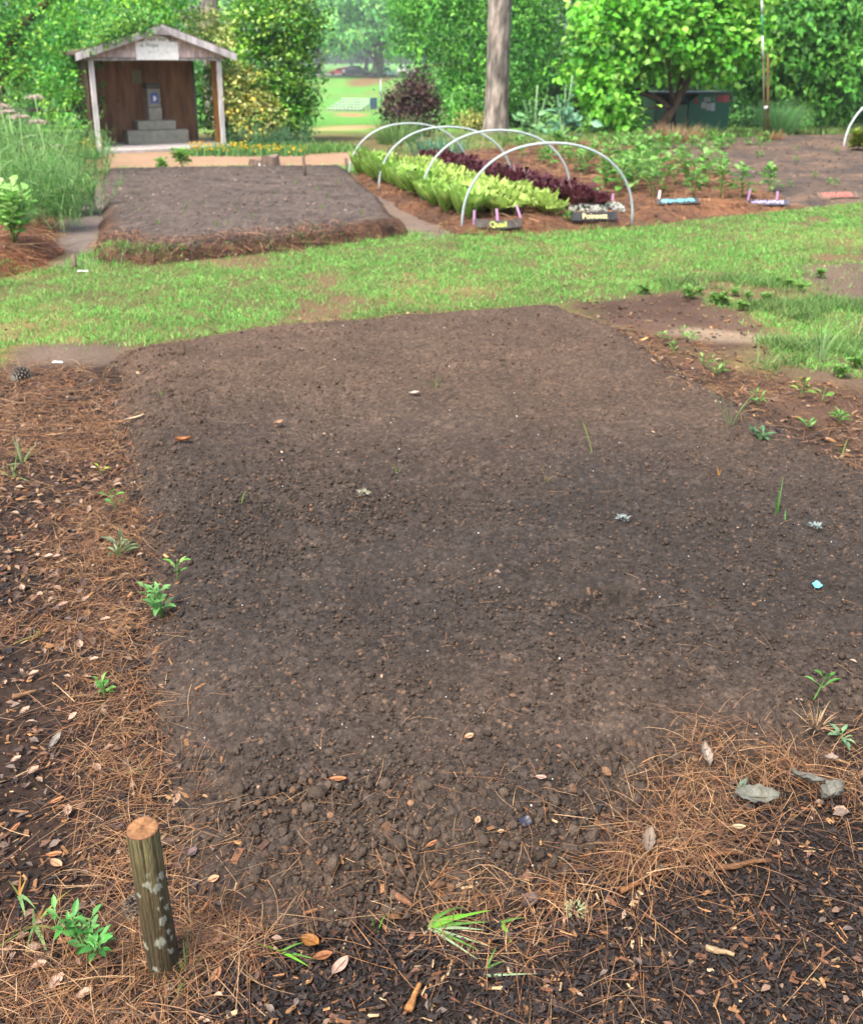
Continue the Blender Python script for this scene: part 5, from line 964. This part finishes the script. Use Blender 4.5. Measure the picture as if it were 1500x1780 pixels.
weed(1322, 765, .035, 7, .05, 'low grey-green weed on the right part of the near bed', [S(110, 160, 110)], 3, .35, spread=3); weed(1402, 745, .04, 5, .05, 'flat green weed near the right edge of the bed', PG_, 2, .3, spread=3); weed(1388, 692, .11, 5, .07, 'big-leaved pale weed on the right bank of the bed', [S(166, 210, 96)], 2, .4); weed(1428, 698, .08, 3, .06, 'upright two-leaved weed on the right bank of the bed', [S(150, 206, 96)], 1, .4); weed(1457, 738, .06, 8, .05, 'spiky low weed at the right edge by the straw', PG_, 3, .25, spread=2)
for px, py in ((1225, 640), (1245, 655), (1170, 615), (1200, 597), (1150, 595), (1185, 590), (1255, 650), (1315, 705)):
    weed(px, py, .07, 5, .05, 'small green sprout on the right shoulder of the near bed', PG_, 2, .3, 'sprouts on the right shoulder')
wp = [leafy_plant('weed_plant', PG(px, py), .075, 12, .055, [S(136, 190, 88), S(156, 200, 104), S(116, 172, 78)], lab, 'weed', 'broad weeds at the lawn edge', .5, 3.2, 6, r=.002) for px, py, lab in ((1195, 520, 'broad-leaved weed clump where the lawn meets the soil bank'), (1255, 530, 'bright weed clump beside the leaf-litter hollow in the lawn'))]
for px, py in ((1215, 512), (1238, 525), (1275, 515), (1300, 522), (1330, 525), (1370, 500), (1350, 492), (1390, 507), (1290, 540), (1425, 482), (1460, 655), (1485, 640), (1120, 512)):
    leafy_plant('weed_plant', PG(px, py), 0, 0, 0, None, 'broad-leaved green weed among the patchy grass at the right', 'weed', 'broad weeds in the patchy grass', origin_copy=wp[random.randint(0, 1)]).scale = [random.uniform(.5, .85)] * 3
# blades sprouting from the bare bed
def sprout(px, py, n, L, col, label, lean=.25, group='grass sprouts on the near bed', w=.005): blade_clump('grass_sprout', PG(px, py), n, (L * .6, L), (w * .8, w * 1.2), [col], label, 'sprout', lean, 5, bendk=.3, rad=.008, group=group)
GS = S(140, 184, 80); YS = S(196, 176, 90)
for px, py, n, L, c_, lab in ((512, 696, 2, .09, GS, 'lone grass sprout in the upper left of the near bed'), (756, 675, 3, .09, GS, 'grass sprout near the top centre of the near bed'), (1031, 790, 3, .20, S(150, 170, 90), 'tallest thin grass sprout right of the bed centre'), (950, 838, 2, .07, YS, 'yellow grass sprout in the centre of the near bed'), (1350, 893, 3, .17, S(96, 160, 70), 'dark green forked grass sprout on the right of the bed'), (1364, 905, 1, .06, S(96, 170, 70), 'short single blade beside the forked sprout'), (1248, 826, 2, .06, S(206, 150, 70), 'orange-tipped dry sprout right of centre'), (1345, 738, 2, .10, YS, 'yellowish upright sprout near the bed right bank'), (1462, 790, 2, .09, GS, 'thin sprout at the right edge of the bed'), (418, 876, 2, .07, GS, 'bright sprout by the clods at the left of the bed'), (690, 822, 2, .05, GS, 'tiny curled sprout left of the bed centre'), (818, 602, 1, .06, GS, 'tiny sprout at the far top of the bed'), (915, 660, 2, .06, GS, 'tiny sprout in the upper right of the bed'), (280, 690, 2, .06, GS, 'tiny sprout at the upper left bank of the bed'), (655, 1617, 3, .035, S(126, 196, 70), 'tiny bright sprout in the clods at the front edge'), (878, 708, 1, .06, GS, 'single fine sprout above the bed centre'), (1152, 672, 1, .07, YS, 'single yellowish sprout near the upper right bank')): sprout(px, py, n, L, c_, lab)
p = PG(1413, 1205); weed(1413, 1218, .09, 5, .06, 'uprooted seedling with pale roots on the right of the bed', [S(120, 190, 90)], 1, .25); blade_clump('root_tuft', PG(1418, 1262), 40, (.03, .08), (.0018, .003), [S(176, 140, 104), S(206, 180, 140)], 'pale dried root tuft below the uprooted seedling', 'roots', 1.2, rad=.02, mat=M_STRAW)
for a in range(26):
    px, py = random.uniform(200, 640), random.uniform(318, 398); p = PG(px, py)
    if sdist(FARL, p[0:1], p[1:2])[0] < .35: continue
    sprout(px, py, 4, .09, S(140, 180, 84), 'tiny grass sprout on the far soil bed', .35, 'sprouts on the far soil bed', .008)
# grass tufts at the front
def tuft(px, py, n, L, w, cols, label, lean=1.0, bendk=.5): return blade_clump('grass_tuft', PG(px, py), n, L, w, cols, label, 'grass tuft', lean, 7, bendk=bendk, rad=.012)
def flat_tuft(px, py, blades_, label):
    p = PG(px, py); t = empty('grass_tuft', p, label, 'grass tuft'); c = MB()
    for az, L, w, up_, bd, col in blades_:
        d = np.array([[math.cos(az), math.sin(az), up_]]); c.add(*strips(p[None] + [0, 0, .008], nrm(d), np.array([[0, 0, -bd]]), np.array([L]), np.array([w]), 8, np.array([col]), side=np.array([[-math.sin(az), math.cos(az), .25]]), taper=.95))
    c.build('blades', M_GRASS, t)
LGN = S(130, 206, 60); PGN = S(180, 206, 160); DGN = S(110, 170, 70)
flat_tuft(745, 1618, ((.15, .13, .010, .35, .15, LGN), (.02, .12, .009, .2, .1, DGN), (.3, .10, .009, .5, .4, LGN), (-.7, .12, .006, .1, .05, PGN), (-.55, .11, .007, .12, .05, DGN), (-.1, .11, .008, .15, .1, PGN), (.9, .10, .006, .9, 1.1, DGN), (.6, .16, .006, .7, .9, DGN), (-.4, .13, .006, .1, .05, PGN)), 'bright bladed grass tuft sprawling at the front edge of the soil')
flat_tuft(870, 1610, ((-1.2, .06, .009, .5, .6, LGN), (.1, .05, .006, .4, .2, DGN)), 'short bright blade bending down right of the front grass tuft'); flat_tuft(845, 1690, ((1.0, .05, .005, .8, .3, DGN), (.3, .04, .004, .4, .2, DGN)), 'small green blade pair in the mulch below the front grass tuft'); flat_tuft(840, 1702, ((.0, .10, .005, .08, .03, PGN),), 'whitish green fallen blade in the mulch below the front grass tuft')
flat_tuft(490, 1660, ((2.9, .06, .005, .3, .2, LGN), (-.6, .07, .006, .2, .1, LGN), (.4, .05, .005, .4, .3, DGN), (-.3, .08, .005, .15, .1, DGN)), 'small green tuft beside the brown leaves at the front')
YT = S(150, 160, 84); flat_tuft(62, 1615, ((-2.3, .14, .006, .3, .4, YT), (-2.6, .11, .005, .35, .4, S(160, 150, 80)), (-.9, .09, .009, .3, .4, S(140, 186, 110)), (-.3, .08, .006, .4, .4, YT), (1.4, .05, .006, .5, .2, S(176, 130, 60)), (1.0, .10, .005, .5, .3, S(190, 186, 90)), (-1.5, .06, .007, .4, .5, S(130, 176, 100)), (2.0, .05, .007, .8, .5, S(140, 186, 110))), 'yellowing grass tuft with orange base at the lower left')
flat_tuft(35, 1562, ((1.8, .05, .005, .8, .2, S(196, 130, 50)), (1.3, .04, .005, .9, .2, S(190, 150, 60)), (-1.0, .07, .008, .4, .5, S(140, 186, 110)), (-.6, .06, .007, .5, .5, S(150, 190, 120)), (2.4, .05, .004, .4, .2, YT)), 'orange-based dying grass tuft at the left edge'); tuft(325, 1700, 9, (.05, .10), (.003, .006), [S(110, 160, 76), S(140, 176, 100)], 'thin green blades at the foot of the lichen-spotted stake', .5)
flat_tuft(75, 1105, ((-2.4, .12, .010, .15, .2, S(170, 170, 90)), (2.9, .09, .008, .3, .4, S(150, 176, 96)), (.8, .05, .006, .5, .2, S(190, 130, 70)), (1.2, .04, .006, .7, .1, S(180, 120, 60))), 'flattened yellow-green blade at the left in the straw'); flat_tuft(215, 1350, ((.4, .06, .006, .2, .2, S(150, 190, 110)), (.1, .05, .006, .2, .2, S(130, 176, 90)), (2.8, .05, .004, .2, .1, S(200, 206, 160))), 'short green blades in the straw above the lichen-spotted stake'); tuft(40, 805, 14, (.06, .12), (.005, .009), [S(150, 186, 110), S(176, 200, 140)], 'greyish grass tuft in the left straw near the top', 1.0); tuft(25, 830, 10, (.05, .10), (.005, .009), [S(150, 186, 110)], 'pale grass tuft just below another in the left straw', 1.0); tuft(1270, 740, 8, (.15, .28), (.005, .008), [S(150, 180, 120)], 'wispy tall grass on the right bank', .4); tuft(1425, 630, 16, (.2, .4), (.005, .008), [S(150, 190, 120), S(170, 200, 150)], 'tall thin grass at the right edge of the patchy lawn', .3); tuft(1490, 590, 12, (.15, .35), (.005, .009), [S(150, 190, 120), S(190, 190, 120)], 'tall grass tuft cut by the right edge', .35)
# dead leaves one could pick up
def dead_leaf(px, py, L, W, rz, col, label, curl=.15, tilt=.1, group=None, ragged=0.0, roll=0.0):
    p = PG(px, py); p[2] += .016 + .03 * (sdist(PILE, p[0:1], p[1:2])[0] > 0); nu, nv = 9, 13; t_ = np.linspace(0, 1, nv); s_ = np.linspace(-1, 1, nu); T_, S_ = np.meshgrid(t_, s_, indexing='ij'); wid = W * .5 * np.sin(np.clip(T_ * .96 + .03, 0, 1) * math.pi) ** .7
    if ragged: wid = wid * (1 + ragged * np.sin(T_ * 23 + S_ * 1.2))
    x = (T_ - .5) * L; y = S_ * wid; z = curl * W * S_ ** 2 + curl * L * .5 * (T_ - .5) ** 2 * 2 + ragged * .012 * np.sin(T_ * 9 + S_ * 3) + tilt * x + roll * y
    V = xform(np.stack([x, y, z], -1).reshape(-1, 3), rz, p); C = col * (1 + .5 * fbm(x + px, y, .012, 3, 170)[..., None]); C = C * (1 - .25 * np.exp(-(S_ / .09) ** 2)[..., None]) * (.9 + .2 * rng.random()); b = MB(); b.add(V, grid_faces(nv, nu), C.reshape(-1, 3))
    q = np.array([[-L * .5 - .012, 0, tilt * -L * .5], [-L * .5, 0, tilt * -L * .5 + .001], [L * .3, 0, tilt * L * .3 + .0012 - .0 * L]]); b.add(*tube(xform(q, rz, p), .0007, 5), col * .6); tag(b.build('fallen_leaf', M_DEAD, origin=p), label, 'leaf', group)
OR = S(196, 132, 86); TNL = S(206, 160, 122); BRL = S(160, 104, 62); GYL = S(170, 160, 148); PK_ = S(200, 164, 146)
for a in ((100, 1402, .034, .013, .6, OR, 'long orange leaf at the left above the stake'), (588, 1365, .038, .016, -.1, OR, 'oval orange leaf lying alone on the soil'), (815, 1290, .024, .017, .5, TNL, 'small pinkish leaf on the soil at the centre'), (540, 1648, .040, .027, -.5, S(176, 118, 54), 'glossy golden-brown leaf at the front left of the tuft'), (562, 1674, .036, .020, .2, BRL, 'brown leaf lying under the golden one'), (592, 1691, .042, .022, .9, PK_, 'pale pinkish oval leaf on the front mulch'), (372, 1643, .046, .034, 1.2, S(176, 132, 104), 'broad dull tan leaf right of the lichen-spotted stake'), (377, 1707, .030, .016, 1.2, S(190, 134, 96), 'small tan oval leaf on the mulch below the broad one'), (372, 1540, .024, .018, .4, TNL, 'small round peach leaf right of the stake top'), (100, 1512, .038, .018, -.6, TNL, 'cream-edged tan leaf left of the stake'), (96, 1496, .034, .014, .1, OR, 'orange leaf just above the cream-edged one'), (28, 1450, .030, .011, 1.1, OR, 'narrow orange leaf at the left edge'), (940, 1362, .024, .014, -.3, PK_, 'pink-grey leaf on the soil right of centre'), (830, 1437, .020, .013, 1.2, TNL, 'small tan leaf on the soil above the clods'), (750, 1478, .028, .010, .6, OR, 'curled orange leaf among the clods'), (870, 1456, .014, .010, .1, TNL, 'tiny peach leaf among the clods')): dead_leaf(*a)
for a in ((98, 1300, .040, .020, 1.1, GYL, 'curled silvery grey leaf standing in the left straw', .4, .5, None, .1), (1312, 1416, .095, .042, -.15, S(124, 126, 114), 'large grey-green withered leaf across the straw pile', .25, .05, None, .15, .3), (1285, 1396, .05, .014, .8, S(120, 140, 118), 'narrow grey-green leaf above the large withered one', .3, .1, None, .1), (1440, 1412, .065, .04, .5, S(134, 134, 124), 'crumpled grey leaf at the right of the straw pile', .5, .1, None, .25), (1400, 1385, .075, .02, -.6, S(128, 128, 118), 'wrinkled grey leaf stalk on the straw pile', .5, .1, None, .25), (1125, 1493, .065, .026, 1.25, S(160, 142, 124), 'greyish brown leaf at the lower left of the straw pile', .25, .1, None, .1), (1225, 1345, .055, .024, 1.6, S(186, 172, 156), 'folded pale grey leaf at the top of the straw pile', .5, .3, None, .15), (1440, 1348, .03, .02, -.3, S(170, 150, 136), 'small crumpled leaf at the right top of the straw pile', .4, .1, None, .2), (1280, 1468, .028, .014, -.1, S(214, 190, 150), 'pale yellowish leaf in the middle of the straw pile'), (720, 690, .05, .03, .1, S(206, 186, 166), 'pale leaf flake high on the bed', .3, .1, None, .1), (485, 742, .05, .03, .7, S(176, 136, 110), 'tan leaf at the upper left of the bed', .3), (320, 772, .07, .03, -.1, S(176, 112, 66), 'orange-brown curled leaf on the left bank', .4), (235, 732, .09, .016, .5, S(226, 206, 170), 'cream sliver of leaf on the left bank', .2), (215, 737, .10, .014, .5, S(190, 140, 90), 'tan sliver beside the cream one on the left bank', .2), (96, 762, .10, .02, -.05, S(206, 170, 120), 'pale tan chip-like leaf in the left straw', .2), (335, 1495, .026, .02, .8, S(130, 110, 108), 'grey-mauve leaf on the clods right of the stake top', .3), (920, 1580, .04, .03, .6, S(110, 92, 88), 'dull mauve leaf at the right of the front tuft', .3), (1148, 1690, .0, .0, 0, OR, '')): 
    if a[2]: dead_leaf(*a)
for px, py, L, rz in ((60, 1180, .03, .5), (140, 1130, .035, 2), (45, 1245, .03, 1), (165, 1155, .025, .3), (85, 975, .035, .2), (150, 1050, .03, 1.2), (110, 1060, .035, .6), (100, 975, .03, .1), (30, 1330, .025, .7), (170, 1345, .03, 2.4), (60, 1350, .03, .9), (185, 1085, .03, .1), (40, 1030, .03, 2.2), (190, 1310, .025, .6), (120, 1420, .03, 1.9), (70, 1690, .03, .3), (100, 1720, .035, 1.1), (150, 1740, .03, .5)): dead_leaf(px, py, L, L * .6, rz, S(206, 170, 146), 'crumbling pinkish tan leaf among the pine straw on the left', .25, .1, 'tan leaves in the left straw', .1)
# wood splinters, twigs
def twig(px, py, L, r_, rz, col, label, cat='twig'):
    p = PG(px, py); q = np.linspace(-.5, .5, 7)[:, None]; p[2] += r_ + .01; pts = p + q * L * np.array([math.cos(rz), math.sin(rz), .03]) + np.sin(q * 7) * np.array([0, L * .03, 0]); b = MB(); V, Fs = tube(pts, r_ * (1.1 - .5 * (q[:, 0] + .5)), 8); b.add(V + rng.normal(0, r_ * .12, V.shape), Fs, col * np.exp(rng.normal(0, .15, (len(V), 1)))); tag(b.build('twig', M_CHIP, origin=p), label, cat)
twig(240, 1165, .12, .006, .55, S(58, 50, 48), 'charred dark twig at the left edge of the bed'); twig(1290, 1512, .12, .006, .12, S(126, 88, 56), 'split orange-brown stick along the front of the straw pile'); twig(1235, 1498, .11, .007, .1, S(120, 80, 50), 'thinner brown stick above the split one'); twig(265, 1235, .14, .003, .75, S(150, 112, 80), 'long thin straw-coloured twig in the left needles'); twig(215, 1200, .18, .004, .35, S(110, 80, 60), 'thin brown twig crossing the left needles'); twig(1095, 1552, .05, .006, .4, S(150, 100, 60), 'short brown stick below the straw pile'); twig(720, 1745, .055, .007, 1.2, S(190, 134, 76), 'blond splinter of wood at the bottom edge'); twig(1250, 1665, .05, .006, -.35, S(176, 146, 110), 'pale flat splinter in the front mulch'); twig(1455, 1330, .05, .004, -.6, S(206, 166, 110), 'blond sliver above the straw pile at the right'); twig(700, 1575, .05, .007, -.7, S(130, 90, 62), 'frayed brown root end by the front tuft'); twig(45, 1215, .06, .006, .4, S(150, 112, 76), 'tan broken stick at the left edge')
twig(130, 700, .14, .008, .2, S(60, 50, 46), 'dark stick in the left straw under the pine cone')
for px, py, c_, lab in ((632, 862, S(200, 200, 170), 'pale greenish lichen scrap on the soil left of centre'), (1082, 906, S(176, 190, 190), 'blue-grey lichen scrap on the soil right of centre'), (1416, 919, S(166, 186, 184), 'blue-grey lichen scrap near the right edge of the bed'), (1000, 1590, S(186, 190, 140), 'pale greenish lichen tuft among the straw at the front')):
    q = PG(px, py); q[2] += .012; k_ = max(1, q[1] / 3); blade_clump('lichen_scrap', q, 70, (.004 * k_, .013 * k_), (.003 * k_, .006 * k_), [c_, c_ * .7], lab, 'lichen', 2.2, 3, M_DEAD, .4, .020 * k_, 'lobes')
# pine cones
def cone(px, py, r_, label, col):
    p = PG(px, py); p[2] += r_ * .75; n = 90; k = np.arange(n); t_ = (k + .5) / n; az = k * 2.39996; rr = r_ * np.sin(np.clip(t_ * .93 + .07, 0, 1) * math.pi) ** .8; pos = np.stack([np.cos(az) * rr * .7, np.sin(az) * rr * .7, (t_ - .5) * r_ * 2.2], -1); d = nrm(np.stack([np.cos(az), np.sin(az), .55 + 0 * az], -1)); M_ = np.array([[1, 0, 0], [0, .25, -.97], [0, .97, .25]]); b = MB(); pv, pf = box(0, .4, 0, .7, 1, .28, .1)
    V, Fc, C = inst(pv, pf[0], orient(d, np.tile([0., 0, 1], (n, 1))), np.full(n, r_ * .42), pos, colvar(n, col, .15)); b.add(p + V @ M_.T, Fc, C); V, Fc, C = inst(LEAF_V, LEAF_F, orient(d, np.tile([0., 0, 1], (n, 1))), np.full(n, r_ * .30), pos * 1.35, np.tile(S(150, 140, 128), (n, 1))); b.add(p + V @ M_.T, Fc, C); b.add(p + (ICO2_V * r_ * [.5, .5, .9]) @ M_.T, ICO2_F, col[0] * .6); tag(b.build('pine_cone', M_CHIP, origin=p), label, 'pine cone')
cone(38, 663, .045, 'dark pine cone lying on the straw at the upper left', [S(64, 58, 56), S(84, 78, 74)]); cone(238, 1588, .022, 'small grey pine cone half hidden behind the stake', [S(90, 80, 72), S(120, 108, 98)])
# litter and plastic
def scrap(px, py, w, h, rz, col, label, name='plastic_scrap'):
    p = PG(px, py); p[2] += .010; s_ = np.linspace(-1, 1, 5); X, Y = np.meshgrid(s_, s_, indexing='ij'); V = np.stack([X * w / 2 * (1 - .25 * (Y > .4) * (X > 0)), Y * h / 2, .004 * X * X * (w < .05) + .003 * np.sin(Y * 3) + .12 * Y * h], -1).reshape(-1, 3); b = MB(); b.add(np.concatenate([xform(V, rz, p), xform(V - [0, 0, .001], rz, p)]), np.concatenate([grid_faces(5, 5), grid_faces(5, 5)[:, ::-1] + 25]), col); tag(b.build(name, M_PLAST, origin=p), label, 'litter')
scrap(1418, 1022, .030, .022, .6, S(110, 226, 236, .8), 'torn scrap of turquoise plastic on the soil at the right'); scrap(101, 632, .06, .016, -.05, S(236, 236, 236, .8), 'white scrap at the upper end of the left straw'); scrap(145, 473, .09, .022, .02, S(232, 230, 240, .8), 'white scrap on the lawn edge near the straw mound'); scrap(912, 1435, .026, .02, .5, S(56, 60, 76), 'dark slate-blue flake among the clods')

# the moist air that fades the far trees
V, Fs = box(0, 235, 20, 640, 560, 60); V[:, 2] = np.where(V[:, 2] > 20, 40, -6)
hz = bpy.data.materials.new('haze'); hz.use_nodes = True; hn = hz.node_tree.nodes; hn.remove(hn['Principled BSDF']); pvn = hn.new('ShaderNodeVolumePrincipled')
pvn.inputs['Color'].default_value = (.86, .93, .97, 1); pvn.inputs['Density'].default_value = .0006; pvn.inputs['Anisotropy'].default_value = .2
hz.node_tree.links.new(pvn.outputs[0], hn['Material Output'].inputs['Volume'])
tag(mk('haze', V, Fs, hz, smooth=False), 'thin moist summer haze over the far field', kind='stuff')
